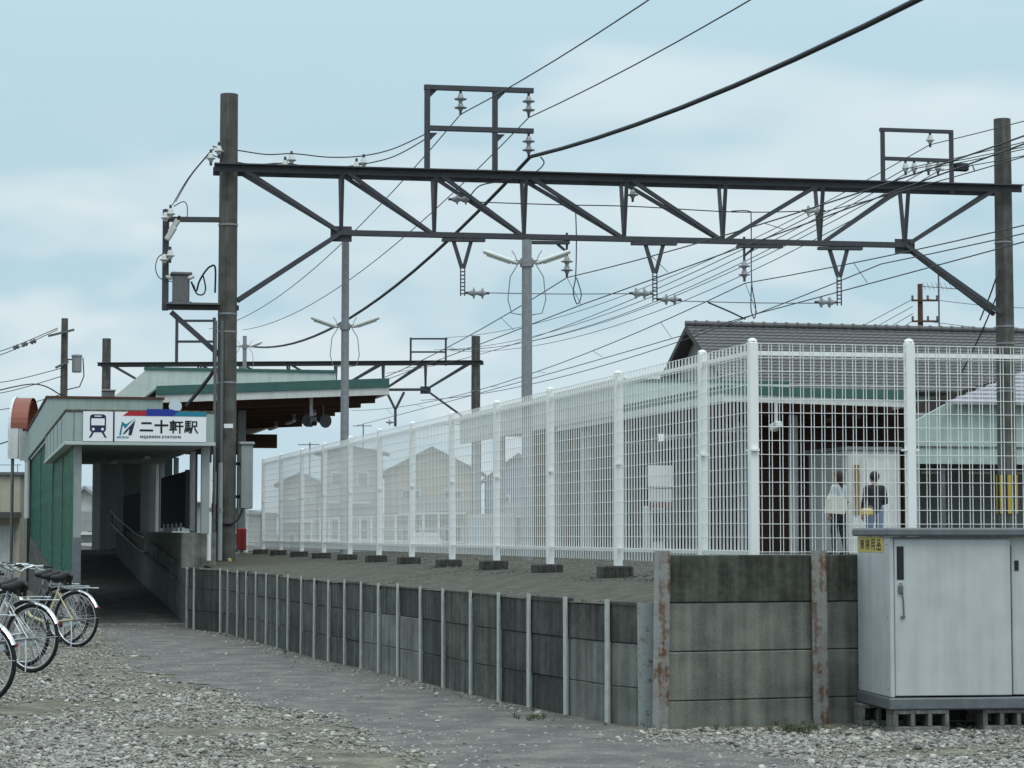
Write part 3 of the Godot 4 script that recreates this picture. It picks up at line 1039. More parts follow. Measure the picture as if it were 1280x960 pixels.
# ---------- platform shelters ----------
func build_shelters():
	for k in 2:
		var near := k == 0
		# l of the street edge and of the track edge
		var lo := 3.45 if near else 18.45
		var li := 7.95 if near else 14.5
		var sa := 43.7 if near else 42.8
		var sb := 56.0
		var ho := 4.0 if near else 4.06
		var hi := 4.22 if near else 4.13
		var t := thing("platform_shelter", "green edged platform shelter roof with dark soffit beside the ramp" if near else "green edged platform shelter of the far platform, behind the white fence", "shelter", T((lo + li) / 2, sa, 1.0), "platform shelters")
		var tp := func(l: float) -> float: return lerpf(ho, hi, (l - lo) / (li - lo))
		var slab := func(st: SurfaceTool, la: float, lb: float, s0: float, s1: float, d0: float, d1: float):
			if la > lb:
				var e := la; la = lb; lb = e
			var a0: float = tp.call(la)
			var b0: float = tp.call(lb)
			hexa(st, [T(la, s0, a0 + d0), T(lb, s0, b0 + d0), T(lb, s0, b0 + d1), T(la, s0, a0 + d1), T(la, s1, a0 + d0), T(lb, s1, b0 + d0), T(lb, s1, b0 + d1), T(la, s1, a0 + d1)])
		var st := mb()
		slab.call(st, lo, li, sa, sa + .06, 0.0, .17)
		part("end_fascia", st, M.green, t)
		st = mb()
		slab.call(st, li, li - .06 * sign(li - lo), sa + .063, sb, 0.0, .17)
		part("track_fascia", st, M.green, t)
		st = mb()
		slab.call(st, lo, li, sa + .063, sb, .10, .14)
		part("roof_sheet", st, M.green, t)
		st = mb()
		slab.call(st, lo, li, sa + .03, sa + .14, -.15, -.003)
		part("end_beam", st, M.beam, t)
		st = mb()
		slab.call(st, li, li - .1 * sign(li - lo), sa + .143, sb, -.15, -.003)
		part("track_beam", st, M.beam, t)
		st = mb()
		slab.call(st, lo + .05 * sign(li - lo), li - .12 * sign(li - lo), sa + .15, sb, -.08, -.04)
		part("soffit", st, M.soffit, t)
		for j in 7:
			st = mb()
			var ss := sa + .9 + j * 1.7
			slab.call(st, lo, li - .12 * sign(li - lo), ss, ss + .1, -.26, -.083)
			part("rafter", st, M.brown, t)
		for j in 4:
			st = mb()
			var ss := sa + 2.2 + j * 3.3
			var lc := lerpf(lo, li, .42)
			tbox(st, lc - .08, lc + .08, ss, ss + .16, .95, 3.85, .01)
			part("column", st, M.gray_wall if near else M.beam, t)
		if near:
			st = mb()
			tbox(st, 5.2, 7.2, 54.6, 54.75, 3.42, 3.75)
			part("cross_beam", st, M.brown, t)
			st = mb()
			tbox(st, 5.0, 6.5, 54.5, 54.59, 3.25, 3.42)
			part("cross_beam", st, M.soffit, t)
		# flat parapet of the hall over the platform
		var pa := 49.2 if near else 50.0
		var e0 := 3.1 if near else 18.5
		var e1 := 7.75 if near else 14.45
		var zone := thing("platform_hall", "pale parapet hall rising above the near shelter roof" if near else "pale parapet hall with deep fascia on the far platform", "building", T((e0 + e1) / 2, pa, 1.0))
		var ph := 4.16 if near else 4.30
		var pt := 4.86 if near else 4.84
		st = mb()
		if near:
			var pl := PackedVector2Array([Vector2(2.9, ph), Vector2(e1, ph), Vector2(e1, pt), Vector2(3.65, pt), Vector2(2.9, 4.2)])
			prism(st, pl, 0, .1, Transform3D(track_basis(), T(0, pa, 0)))
		else:
			tbox(st, e0, e1, pa - .1, pa, ph, pt)
		part("front_parapet", st, M.shelter, zone)
		st = mb()
		tbox(st, min(e0, e1) - .03 + (.55 if near else 0.0), max(e0, e1) + .03, pa - .13, pa + .1, pt + .003, pt + .06)
		part("coping", st, M.green, zone)
		st = mb()
		if near: tbox(st, e1 - .1, e1, pa + .003, 66, ph, pt)
		else: tbox(st, e1, e1 + .1, pa + .003, 67.5, 4.08, 4.93)
		part("side_parapet", st, M.shelter if near else M.white_wall, zone)
		st = mb()
		tbox(st, min(e0, e1) + .12, max(e0, e1) - .12, pa + .003, 67, ph, ph + .1)
		part("roof_deck", st, M.soffit, zone)
		if near:
			st = mb()
			tbox(st, 2.95, 3.05, pa + .003, 66, ph - .3, 4.2)
			part("side_parapet", st, M.shelter, zone)
		else:
			for j in 6:
				st = mb()
				tbox(st, 14.75, 14.95, 51.2 + j * 3.1, 51.4 + j * 3.1, .95, 4.29)
				part("column", st, M.beam, zone)
			st = mb()
			tbox(st, 14.7, 14.79, 61.5, 67.4, .95, 1.95)
			part("low_wall", st, M.white_wall, zone)
	# walls and furniture under the far shelter
	var t := thing("shelter_back_wall", "dark boarded back wall of the far platform shelter", "wall", T(18.5, 50, .95))
	for j in 16:
		var st := mb()
		tbox(st, 18.46, 18.54, 43.0 + j * 1.5, 44.48 + j * 1.5, .95, 3.9)
		part("board", st, M.brown, t)
	var st := mb()
	tbox(st, 14.9, 18.4, 60.0, 60.2, .95, 4.2)
	part("end_wall", st, M.brown, t)
	t = thing("ticket_booth", "white booth with a brown window strip under the far shelter", "booth", T(17.8, 43.4, .95))
	st = mb()
	tbox(st, 17.25, 18.4, 43.2, 45.4, .95, 3.05, .02)
	part("wall", st, M.white_wall, t)
	st = mb()
	tbox(st, 17.37, 17.49, 43.17, 43.197, 1.75, 2.75)
	part("window_strip", st, M.ochre, t, "narrow ochre window strip")
	st = mb()
	tbox(st, 17.2, 18.43, 43.15, 45.5, 3.053, 3.12)
	part("roof", st, M.galv, t)
	st = mb()
	tbox(st, 17.65, 18.3, 43.18, 43.197, .96, 2.85)
	part("door", st, M.beam, t)
	t = thing("platform_sign", "white information board standing on the far platform behind the fence", "sign", T(15.3, 47, .95))
	st = mb()
	var c := LS(P(828, 600, 47))
	var d := LS(P(862, 600, 47))
	tbox(st, c.x, d.x, 46.0, 46.06, H(607, 47), H(580, 47), .008)
	part("board", st, M.sign_white, t)
	st = mb()
	tbox(st, c.x + .02, d.x - .02, 46.01, 46.05, H(627, 47), H(610, 47), .008)
	part("lower_board", st, M.beam, t)
	st = mb()
	tbox(st, c.x + .02, d.x - .02, 46.0, 46.05, H(634, 47), H(628, 47))
	part("red_strip", st, M.copper, t)
	for q in [c.x + .05, d.x - .05]:
		st = mb()
		tbox(st, q - .025, q + .025, 46.07, 46.12, .95, H(580, 47))
		part("leg", st, M.galv, t)
	t = thing("vending_machine", "pale vending machine standing below the white board on the far platform", "vending machine", T(15.5, 47.4, .95))
	st = mb()
	tbox(st, c.x + .15, d.x - .05, 46.4, 46.9, .95, 1.95, .02)
	part("housing", st, M.beam, t)
	st = mb()
	tbox(st, c.x + .22, d.x - .12, 46.38, 46.398, 1.2, 1.85)
	part("window", st, M.glass, t)
	# lamps and loudspeakers hung under the shelters
	for q in [[389, 497, 527, 44.6, 0], [970, 503, 533, 44.6, 1]]:
		var a := P(q[0], q[1], q[3])
		var b := P(q[0], q[2], q[3])
		t = thing("shelter_camera", ["grey hanging camera under the shelter roof by the ramp", "white hanging camera under the far shelter roof"][q[4]], "camera", a)
		st = mb()
		cyl(st, a, b + Vector3.UP * .08, .035, -1, 10)
		part("stem", st, M.beam, t)
		st = mb()
		cbox(st, b, Vector3(.15, .15, .26), .02, Basis(Vector3.UP, .5) * Basis(Vector3.RIGHT, -.25))
		part("housing", st, [M.galv_dark, M.beam][q[4]], t)
		st = mb()
		cyl(st, b + Vector3(.06, -.03, .10), b + Vector3(.09, -.05, .16), .045, -1, 12)
		part("lens", st, M.black, t)
	for q in [[382, 525, 47.0], [404, 526, 46.0]]:
		var a := P(q[0], q[1], q[2])
		t = thing("loudspeaker", "round grey horn loudspeaker hung under the shelter roof", "loudspeaker", a, "horn loudspeakers under the shelter")
		st = mb()
		lathe(st, a, Vector3(.55, -.1, .83), [[-.18, .05], [-.08, .06], [.0, .08], [.08, .13], [.10, .14]], 14)
		part("horn", st, M.galv_dark, t)
		st = mb()
		cyl(st, a + Vector3(0, .03, 0), Vector3(a.x, 3.96, a.z), .015, -1, 8)
		part("bracket", st, M.galv, t)
	for j in 3:
		t = thing("tube_lamp", "white tube lamp under the near shelter roof", "lamp", T(6.9 - j * .0, 46.5 + j * 3.0, 3.7), "tube lamps under the near shelter")
		st = mb()
		tbox(st, 6.86, 6.94, 46.5 + j * 3.0, 47.7 + j * 3.0, 3.80, 3.86, .01)
		part("housing", st, M.lamp_white, t)
		st = mb()
		tbox(st, 6.86, 6.94, 46.52 + j * 3, 46.58 + j * 3, 3.863, 3.98)
		part("hanger", st, M.galv, t)
	for j in 3:
		t = thing("tube_lamp", "white tube lamp under the far shelter roof", "lamp", T(15.6, 46.5 + j * 3.0, 3.7), "tube lamps under the far shelter")
		st = mb()
		tbox(st, 15.2, 16.2, 45.5 + j * 3.4, 45.6 + j * 3.4, 3.50, 3.56, .01)
		part("housing", st, M.lamp_white, t)
		st = mb()
		tbox(st, 15.66, 15.74, 45.52 + j * 3.4, 45.58 + j * 3.4, 3.563, 3.98)
		part("hanger", st, M.galv, t)

# ---------- houses and sheds behind ----------
func build_town():
	var st: SurfaceTool
	# house with the dark tiled roof
	var L0 := 21.4
	var L1 := 34.0
	var SR := 66.8
	var RH := H(403, 70) - .12
	var EV := 5.55
	var run := 4.1
	var t := thing("tiled_house", "house with a dark grey tiled roof behind the far platform", "house", T(26, 66.8, 0))
	st = mb()
	var gable := PackedVector2Array([Vector2(-run + .35, 0), Vector2(run - .35, 0), Vector2(run - .35, EV - .1), Vector2(0, RH - .12), Vector2(-run + .35, EV - .1)])
	prism(st, gable, L0 + .45, L0 + .6, Transform3D(Basis(T(0, 1) - T(0, 0), Vector3.UP, T(1, 0) - T(0, 0)), T(0, SR)))
	part("gable_wall", st, M.gray_wall, t)
	st = mb()
	tbox(st, L0 + .603, L1, SR - run + .35, SR - run + .5, 0, EV - .1)
	part("front_wall", st, M.gray_wall, t)
	for sd in [-1, 1]:
		st = mb()
		hexa(st, [T(L0, SR + sd * run, EV - .16), T(L0 + .14, SR + sd * run, EV - .16), T(L0 + .14, SR + sd * run, EV + .02), T(L0, SR + sd * run, EV + .02), T(L0, SR, RH - .16), T(L0 + .14, SR, RH - .16), T(L0 + .14, SR, RH + .02), T(L0, SR, RH + .02)])
		part("barge_board", st, M.dark_wall, t)
	var n := 20
	var cols := 46
	var tw := (L1 - L0) / cols
	for i in n:                                                # courses of the slope towards the tracks, each laid over the one below
		st = mb()
		var a := float(i) / n
		var b := float(i + 1) / n + .012
		var s0 := lerpf(SR - run, SR, a)
		var s1 := lerpf(SR - run, SR, b)
		var h0 := lerpf(EV, RH, a) + .05
		var h1 := lerpf(EV, RH, b) + .012
		for c in cols:
			for q in 4:
				var wv := [0.0, .012, .016, .012, 0.0]
				var x0 := L0 + (c + q / 4.0) * tw
				var x1 := L0 + (c + (q + 1) / 4.0) * tw
				quad(st, T(x0, s0, h0 + wv[q]), T(x1, s0, h0 + wv[q + 1]), T(x1, s1, h1 + wv[q + 1]), T(x0, s1, h1 + wv[q]))
				quad(st, T(x0, s0, h0 - .045), T(x1, s0, h0 - .045), T(x1, s0, h0 + wv[q + 1]), T(x0, s0, h0 + wv[q]))
		part("tile_course", st, M.tile, t)
	st = mb()
	quad(st, T(L0, SR, RH), T(L1, SR, RH), T(L1, SR + run, EV), T(L0, SR + run, EV))
	part("back_slope", st, M.tile, t)
	for i in 34:
		st = mb()
		var x := L0 + i * .37
		tube(st, [T(x, SR, RH + .07), T(x + .33, SR, RH + .07)], [.10, .10], 8)
		tube(st, [T(x + .29, SR, RH + .07), T(x + .37, SR, RH + .07)], [.125, .125], 8)
		part("ridge_tile", st, M.tile, t)
	# pale building on the right with an open dark bay below
	t = thing("pale_annex", "pale green building with grey hipped roof beside the concrete pole", "building", T(24, 51.2, 0))
	st = mb()
	prism(st, PackedVector2Array([Vector2(22.2, 3.05), Vector2(29, 3.05), Vector2(29, 4.5), Vector2(23.0, 4.5), Vector2(22.2, 4.08)]), -.12, 0, Transform3D(track_basis(), T(0, 51.2)))
	part("upper_wall", st, M.pale_teal, t)
	st = mb()
	tbox(st, 22.2, 29, 51.17, 51.195, 3.45, 3.48)
	part("wall_trim", st, M.galv_dark, t)
	for i in 8:
		st = mb()
		var a := i / 8.0
		var b := (i + 1) / 8.0 + .02
		hexa(st, [T(22.85 + a * 3.0, 50.9 + a * 1.9, 4.5 + a * .92 - .02), T(29, 50.9 + a * 1.9, 4.5 + a * .92 - .02), T(29, 50.9 + a * 1.9, 4.56 + a * .92), T(22.85 + a * 3.0, 50.9 + a * 1.9, 4.56 + a * .92),
			T(22.85 + b * 3.0, 50.9 + b * 1.9, 4.48 + b * .92), T(29, 50.9 + b * 1.9, 4.48 + b * .92), T(29, 50.9 + b * 1.9, 4.51 + b * .92), T(22.85 + b * 3.0, 50.9 + b * 1.9, 4.51 + b * .92)])
		part("tile_course", st, M.tile_pale, t)
	st = mb()
	quad(st, T(25.8, 52.8, 5.4), T(29, 52.8, 5.4), T(29, 55, 4.5), T(23, 55, 4.5))
	part("back_slope", st, M.tile_pale, t)
	st = mb()
	tbox(st, 22.2, 29, 56.0, 56.1, 0, 3.05)
	part("back_wall", st, M.gray_wall, t)
	st = mb()
	tbox(st, 22.2, 22.3, 51.21, 55.99, 0, 4.05)
	part("side_wall", st, M.gray_wall, t)
	st = mb()
	tbox(st, 22.31, 29, 51.21, 55.99, 3.05, 3.12)
	part("ceiling", st, M.soffit, t)
	for i in 4:
		st = mb()
		tbox(st, 22.9 + i * 1.5, 23.0 + i * 1.5, 51.3, 51.4, 0, 3.04)
		part("post", st, M.galv_dark, t)
	for i in 3:
		t = thing("bay_lamp", "white tube lamp in the dark bay below the pale building", "lamp", T(24, 53, 2.9), "lamps of the dark bay")
		st = mb()
		tbox(st, 22.9 + i * 1.25, 23.5 + i * 1.25, 52.5, 52.58, 2.85, 2.91, .01)
		part("tube", st, M.lamp_white, t)
		st = mb()
		tbox(st, 23.15 + i * 1.25, 23.2 + i * 1.25, 52.51, 52.56, 2.913, 3.05)
		part("hanger", st, M.galv, t)
	# low wall panels of the yard beside the annex
		t = thing("yard_fence", "dark low board fence in front of the open bay", "fence", T(20.5, 49, 0))
	for i in 6:
		st = mb()
		tbox(st, 19.0 + i * 1.6, 20.55 + i * 1.6, 49.0, 49.06, .0, 1.3)
		part("board", st, M.dark_wall, t)
	# far houses seen through the mesh
	far_house("tan_house", "tan gabled house far beyond the tracks, seen through the mesh", 480, 600, 590, 690, 130, 558, mat(Color(.60, .56, .47), .85), M.tile)
	far_house("grey_house", "tall grey house between the tan house and the ramp", 400, 474, 562, 690, 120, 562, M.gray_wall, M.tile)
	far_house("beige_house", "beige house with a low roof beyond the near platform", 352, 398, 602, 690, 105, 590, M.beige, M.tile)
	far_house("white_house", "white walled house beyond the end of the passage", 84, 128, 628, 700, 95, 607, M.white_wall, M.tile_pale)
	far_house("blue_house", "blue grey house with a dark gable right of the tan house", 606, 690, 600, 690, 140, 566, mat(Color(.45, .53, .60), .85), M.tile)
	far_house("low_house", "low grey house beyond the passage of the station", 130, 330, 640, 690, 150, 625, M.gray_wall, M.tile)
	# shed at the far left
	t = thing("flat_shed", "beige flat roofed shed left of the station hall", "shed", P(0, 720, 62))
	var za := 62.0
	var xa := P(-120, 700, za).x
	var xb := P(24, 700, za).x
	st = mb()
	hexa(st, [Vector3(xa, 0, -za), Vector3(xb, 0, -za), Vector3(xb, H(594, za), -za), Vector3(xa, H(594, za), -za), Vector3(xa, 0, -za - 5), Vector3(xb, 0, -za - 5), Vector3(xb, H(594, za), -za - 5), Vector3(xa, H(594, za), -za - 5)])
	part("wall", st, M.beige, t)
	st = mb()
	box(st, Vector3((xa + xb) / 2, H(592, za), -za - 2.5), Vector3(xb - xa + .2, .08, 5.2))
	part("roof", st, M.cabinet_trim, t)
	st = mb()
	box(st, Vector3((xa + xb) / 2, H(644, za), -za + .35), Vector3(xb - xa + .1, .16, .68))
	part("awning", st, M.dark_wall, t)
	for i in 3:
		st = mb()
		box(st, Vector3(xb - .55 - i * .95, H(690, za) * .5 + .45, -za + .03), Vector3(.8, 1.4, .05))
		part("door", st, [M.white_wall, M.gray_wall, M.beam][i], t)
	st = mb()
	for i in 5: cyl(st, Vector3(xb - .1 - i * .6, H(592, za) + .04, -za - .1), Vector3(xb - .1 - i * .6, H(580, za), -za - .1), .012, -1, 6)
	cyl(st, Vector3(xb, H(581, za), -za - .1), Vector3(xb - 2.6, H(581, za), -za - .1), .012, -1, 6)
	part("roof_rail", st, M.galv, t)
	# white railing at the end of the far platform
	t = thing("platform_railing", "low white railing along the far platform seen through the mesh", "railing", T(14.5, 80, .95))
	for i in 14:
		st = mb()
		tbox(st, 14.5, 14.56, 68.5 + i * 2.5, 68.58 + i * 2.5, .95, 2.05)
		part("post", st, M.fence, t)
	for hh in [1.1, 1.5, 2.0]:
		st = mb()
		tbox(st, 14.505, 14.555, 68.6, 101, hh, hh + .04)
		part("rail", st, M.fence, t)
	# red board and car beyond
	t = thing("red_board", "dark red panel standing beside the concrete pole foot", "board", P(303, 690, 42))
	st = mb()
	var rc := P(302, 674, 42)
	cbox(st, rc, Vector3(.17, .40, .04), .01, track_basis())
	part("panel", st, M.brick_red, t)
	for q in [-.04, .0, .04]:
		st = mb()
		box(st, rc + Vector3(q, 0, .028), Vector3(.012, .36, .015), track_basis())
		part("rib", st, M.brown, t)
	st = mb()
	cyl(st, Vector3(rc.x, .98, rc.z - .04), Vector3(rc.x, rc.y + .2, rc.z - .04), .025, -1, 8)
	part("stand", st, M.galv, t)
	build_car()
	# utility poles
	far_pole(81, 398, 75, "old concrete utility pole with a transformer left of the gantry pole", true)
	far_pole(1150, 355, 98, "brown utility pole with two cross arms behind the tiled roof", false)
	var z := 92.0
	var b0 := P(1173, 330, z)
	t = thing("television_antenna", "thin television antenna mast with a comb of rods above the tiled roof", "antenna", Vector3(b0.x, 6, b0.z))
	st = mb()
	cyl(st, Vector3(b0.x, 5.0, b0.z), b0, .035, -1, 8)
	part("mast", st, M.galv_dark, t)
	st = mb()
	var ya := H(358, z)
	tube(st, [Vector3(b0.x - .65, ya, b0.z), Vector3(b0.x + .75, ya - .1, b0.z)], .018, 6)
	part("boom", st, M.galv_dark, t)
	for i in 8:
		st = mb()
		var x := b0.x - .6 + i * .18
		tube(st, [Vector3(x, ya + .18, b0.z - .3), Vector3(x, ya - .16, b0.z + .3)], .012, 5)
		part("rod", st, M.galv_dark, t)

func far_house(called: String, label: String, px0: float, px1: float, eave: float, base: float, d: float, apex: float, wall: Material, roof: Material):
	var a := P(px0, base, d)
	var b := P(px1, base, d)
	var he := H(eave, d)
	var ha := H(apex, d)
	var w := b.x - a.x
	var t := thing(called, label, "house", Vector3((a.x + b.x) / 2, 0, -d))
	var st := mb()
	var dep: float = min(w, 8.0)
	prism(st, PackedVector2Array([Vector2(0, 0), Vector2(w, 0), Vector2(w, he), Vector2(w / 2, max(ha, he + .2) - .15), Vector2(0, he)]), -dep, 0, Transform3D(Basis.IDENTITY, Vector3(a.x, 0, -d)))
	part("wall", st, wall, t)
	for q in [0, 1]:
		st = mb()
		var e0 := Vector2(-.35, he - .12) if q == 0 else Vector2(w + .35, he - .12)
		var e1 := Vector2(w / 2, max(ha, he + .2))
		prism(st, PackedVector2Array([e0, e1, e1 - Vector2(0, .14), e0 - Vector2(0, .14)]), -dep - .3, .3, Transform3D(Basis.IDENTITY, Vector3(a.x, 0, -d)))
		part("roof", st, roof, t)
	for i in 2:
		for j in 2:
			var wx := a.x + w * (.28 + .44 * i)
			var wy := he * (.28 + .42 * j)
			st = mb()
			box(st, Vector3(wx, wy, -d + .03), Vector3(w * .2, he * .2, .07))
			var wi := part("window", st, M.beam, t)
			st = mb()
			box(st, Vector3(wx, wy, -d + .07), Vector3(w * .2 - .16, he * .2 - .16, .03))
			part("pane", st, M.glass, wi)
			st = mb()
			box(st, Vector3(wx, wy - he * .1 - .05, -d + .08), Vector3(w * .2 + .12, .06, .14))
			part("sill", st, M.galv, wi)
	st = mb()
	box(st, Vector3((a.x + b.x) / 2, he * .52, -d + .45), Vector3(w * .7, .12, .9))
	var bal := part("balcony", st, M.beam, t)
	st = mb()
	box(st, Vector3((a.x + b.x) / 2, he * .52 + .5, -d + .86), Vector3(w * .7, .8, .05))
	part("balcony_panel", st, M.gray_wall, bal)
	for q in [.02, .98]:
		st = mb()
		cyl(st, Vector3(a.x + w * q, 0, -d + .08), Vector3(a.x + w * q, he - .1, -d + .08), .05, -1, 6)
		part("downpipe", st, M.galv_dark, t)
	st = mb()
	cyl(st, Vector3(a.x + w * .7, he, -d - 1), Vector3(a.x + w * .7, max(ha, he) + 1.4, -d - 1), .03, -1, 6)
	for i in 5: cyl(st, Vector3(a.x + w * .7 - .5 + i * .22, max(ha, he) + 1.3, -d - 1.25), Vector3(a.x + w * .7 - .5 + i * .22, max(ha, he) + 1.3, -d - .75), .02, -1, 5)
	cyl(st, Vector3(a.x + w * .7 - .55, max(ha, he) + 1.3, -d - 1), Vector3(a.x + w * .7 + .45, max(ha, he) + 1.3, -d - 1), .02, -1, 5)
	part("aerial", st, M.galv_dark, t)

func build_car():
	var d := 118.0
	var c := P(526, 690, d)
	var t := thing("parked_car", "small silver car parked far beyond the white railing", "car", Vector3(c.x, 0, -d))
	var tr := Transform3D(Basis(Vector3.UP, PI / 2 + .2), Vector3(c.x, 0, -d))
	var st := mb()
	prism(st, PackedVector2Array([Vector2(-1.9, .3), Vector2(1.85, .3), Vector2(1.9, .75), Vector2(1.2, .92), Vector2(.75, 1.42), Vector2(-1.1, 1.45), Vector2(-1.75, .95), Vector2(-1.92, .8)]), -.78, .78, tr)
	part("body", st, M.galv, t)
	st = mb()
	prism(st, PackedVector2Array([Vector2(1.08, .96), Vector2(.70, 1.36), Vector2(-1.05, 1.38), Vector2(-1.5, .96)]), -.79, .79, tr)
	part("window", st, M.glass, t)
	st = mb()
	hexa(st, [tr * Vector3(1.22, .94, -.7), tr * Vector3(1.22, .94, .7), tr * Vector3(.80, 1.40, .62), tr * Vector3(.80, 1.40, -.62), tr * Vector3(1.19, .93, -.7), tr * Vector3(1.19, .93, .7), tr * Vector3(.77, 1.39, .62), tr * Vector3(.77, 1.39, -.62)])
	part("windscreen", st, M.glass, t)
	for x in [-1.2, 1.2]:
		for z in [-.7, .7]:
			st = mb()
			cyl(st, tr * Vector3(x, .3, z - .1), tr * Vector3(x, .3, z + .1), .3, -1, 14)
			part("wheel", st, M.tyre, t)

func far_pole(px: float, py: float, d: float, label: String, can: bool):
	var top := P(px, py, d)
	var t := thing("utility_pole", label, "utility pole", Vector3(top.x, 0, top.z))
	var st := mb()
	tube(st, [Vector3(top.x, 0, top.z), top], [.15, .11], 12)
	part("pole", st, M.pole if can else M.brown, t)
	if can:
		for hh in [[-.55, 1.0], [-1.6, .5]]:
			st = mb()
			bar(st, top + Vector3(-.5 * hh[1], hh[0] - .05, .18), top + Vector3(.35 * hh[1], hh[0] + .16, .18), .07, .07)
			part("cross_arm", st, M.galv_dark, t)
		for i in 3:
			st = mb()
			lathe(st, top + Vector3(-.9 - i * .28, -.75 - i * .09, .2), Vector3(-.9, -.35, 0), [[0, .05], [.05, .09], [.1, .05], [.15, .09], [.2, .04]], 8)
			part("insulator", st, M.galv_dark, t)
		st = mb()
		var c := P(96, 455, d)
		lathe(st, Vector3(c.x, c.y - .28, c.z), Vector3.UP, [[0, .14], [.03, .16], [.5, .16], [.52, .18], [.57, .18], [.6, .1]], 14)
		var tf := part("transformer", st, M.galv, t)
		st = mb()
		bar(st, Vector3(top.x, c.y + .15, c.z), Vector3(c.x, c.y + .15, c.z), .05, .05)
		part("bracket", st, M.galv_dark, t)
		st = mb()
		tube(st, [Vector3(c.x + .2, c.y + .2, c.z), Vector3(c.x + .24, c.y - .4, c.z), Vector3(c.x + .1, c.y - .75, c.z), Vector3(top.x + .1, c.y - .85, c.z)], .02, 6)
		part("cable", st, M.cable, t)
	else:
		for py2 in [376, 402]:
			var y := H(py2, d)
			st = mb()
			bar(st, Vector3(top.x - .4, y, top.z + .15), Vector3(top.x + .75, y, top.z + .15), .08, .08)
			var arm := part("cross_arm", st, M.brown, t)
			for x in [-.36, .3, .7]:
				st = mb()
				lathe(st, Vector3(top.x + x, y + .03, top.z + .15), Vector3.UP, [[0, .03], [.05, .06], [.1, .04], [.16, .06], [.2, .03]], 8)
				part("insulator", st, M.galv_dark, arm)

# ---------- retaining wall ----------
func h_post(st: SurfaceTool, p: Vector3, out: Vector3, w: float, top: float):   # an H section standing at p, its flange facing out
	var side := Vector3.UP.cross(out).normalized()
	var b := Basis(out, rng.randf_range(-.018, .018)) * Basis(side, Vector3.UP, out)
	box(st, p + Vector3.UP * (top / 2 - .05) + out * .0, Vector3(w, top + .1, .012), b)
	box(st, p + Vector3.UP * (top / 2 - .08) - out * .05, Vector3(.012, top + .04, .088), b)
func build_walls():
	var pts := []
	for w in wall_px: pts.append(G(w[0], w[1]))
	var t := thing("retaining_wall", "low curved retaining wall of stained concrete panels between pale steel posts", "wall", pts[12])
	var n: int = pts.size()
	var r := RandomNumberGenerator.new()
	r.seed = 21
	for i in n - 1:
		var a: Vector3 = pts[i]
		var b: Vector3 = pts[i + 1]
		var d := (b - a).normalized()
		var out := d.cross(Vector3.UP).normalized()
		if out.x > 0 : out = -out
		var B := Basis(d, Vector3.UP, d.cross(Vector3.UP))
		var tops := [.858 + r.randf_range(-.02, .02), .575 + r.randf_range(-.002, .0), .265]
		var lows := [.578, .268, -.06]
		var tone := r.randi() % 5
		for k in 3:
			var st := mb()
			var len := a.distance_to(b) - .012
			var c: Vector3 = (a + b) / 2 - out * (.07 + r.randf_range(-.006, .006)) + Vector3.UP * ((tops[k] + lows[k]) / 2)
			cbox(st, c, Vector3(len, tops[k] - lows[k], .055), .006, B * Basis(Vector3.RIGHT, r.randf_range(-.012, .012)))
			var pale: bool = k > 0 and i in [14, 15, 16, 22, 23]
			part("panel", st, M.panel_clean if pale else M.panels[(tone + (k if r.randf() < .12 else 0)) % 5], t)
	for i in n:
		var a: Vector3 = pts[i]
		var d: Vector3 = (pts[min(i + 1, n - 1)] - pts[max(i - 1, 0)]).normalized()
		var out := d.cross(Vector3.UP).normalized()
		if out.x > 0: out = -out
		var st := mb()
		h_post(st, a - out * .02, (out + d * r.randf_range(-.05, .05)).normalized(), .046 if i < 21 else .060, .875 + r.randf_range(-.01, .012))
		part("post", st, M.steel_lip, t)
	var e := G(808, 909.5)
	var st := mb()
	h_post(st, e, (LS_dir(-.12, -1)).normalized(), .115, .87)
	part("post", st, M.steel_post, t)
	# the taller wall across the end
	var pa := T(4.71, 15.29)
	var pb := T(5.93, 15.41)
	var step := pb - pa
	t = thing("end_wall", "taller concrete panel wall with rusty steel posts below the corner of the white fence", "wall", pa)
	var dir := step.normalized()
	var outw := -dir.cross(Vector3.UP).normalized()
	if outw.z < 0: outw = -outw
	var B := Basis(dir, Vector3.UP, dir.cross(Vector3.UP))
	for j in 3:
		var a := pa + step * j
		var b := pa + step * (j + 1)
		var tops := [1.205, .868, .526, .185]
		var lows := [.872, .531, .189, -.15]
		for k in 4:
			st = mb()
			cbox(st, (a + b) / 2 - outw * (.065 + [.0, .006, .002, .004][k]) + Vector3.UP * (tops[k] + lows[k]) / 2, Vector3(step.length() - .01, tops[k] - lows[k], .06), .007, B)
			part("panel", st, M.panel_dark if k == 0 else M.panel_clean, t)
	for j in 4:
		st = mb()
		h_post(st, pa + step * j, outw, .118, 1.235)
		part("post", st, M.rusty, t)
func LS_dir(l: float, s: float) -> Vector3:
	return T(l, s) - T(0, 0)

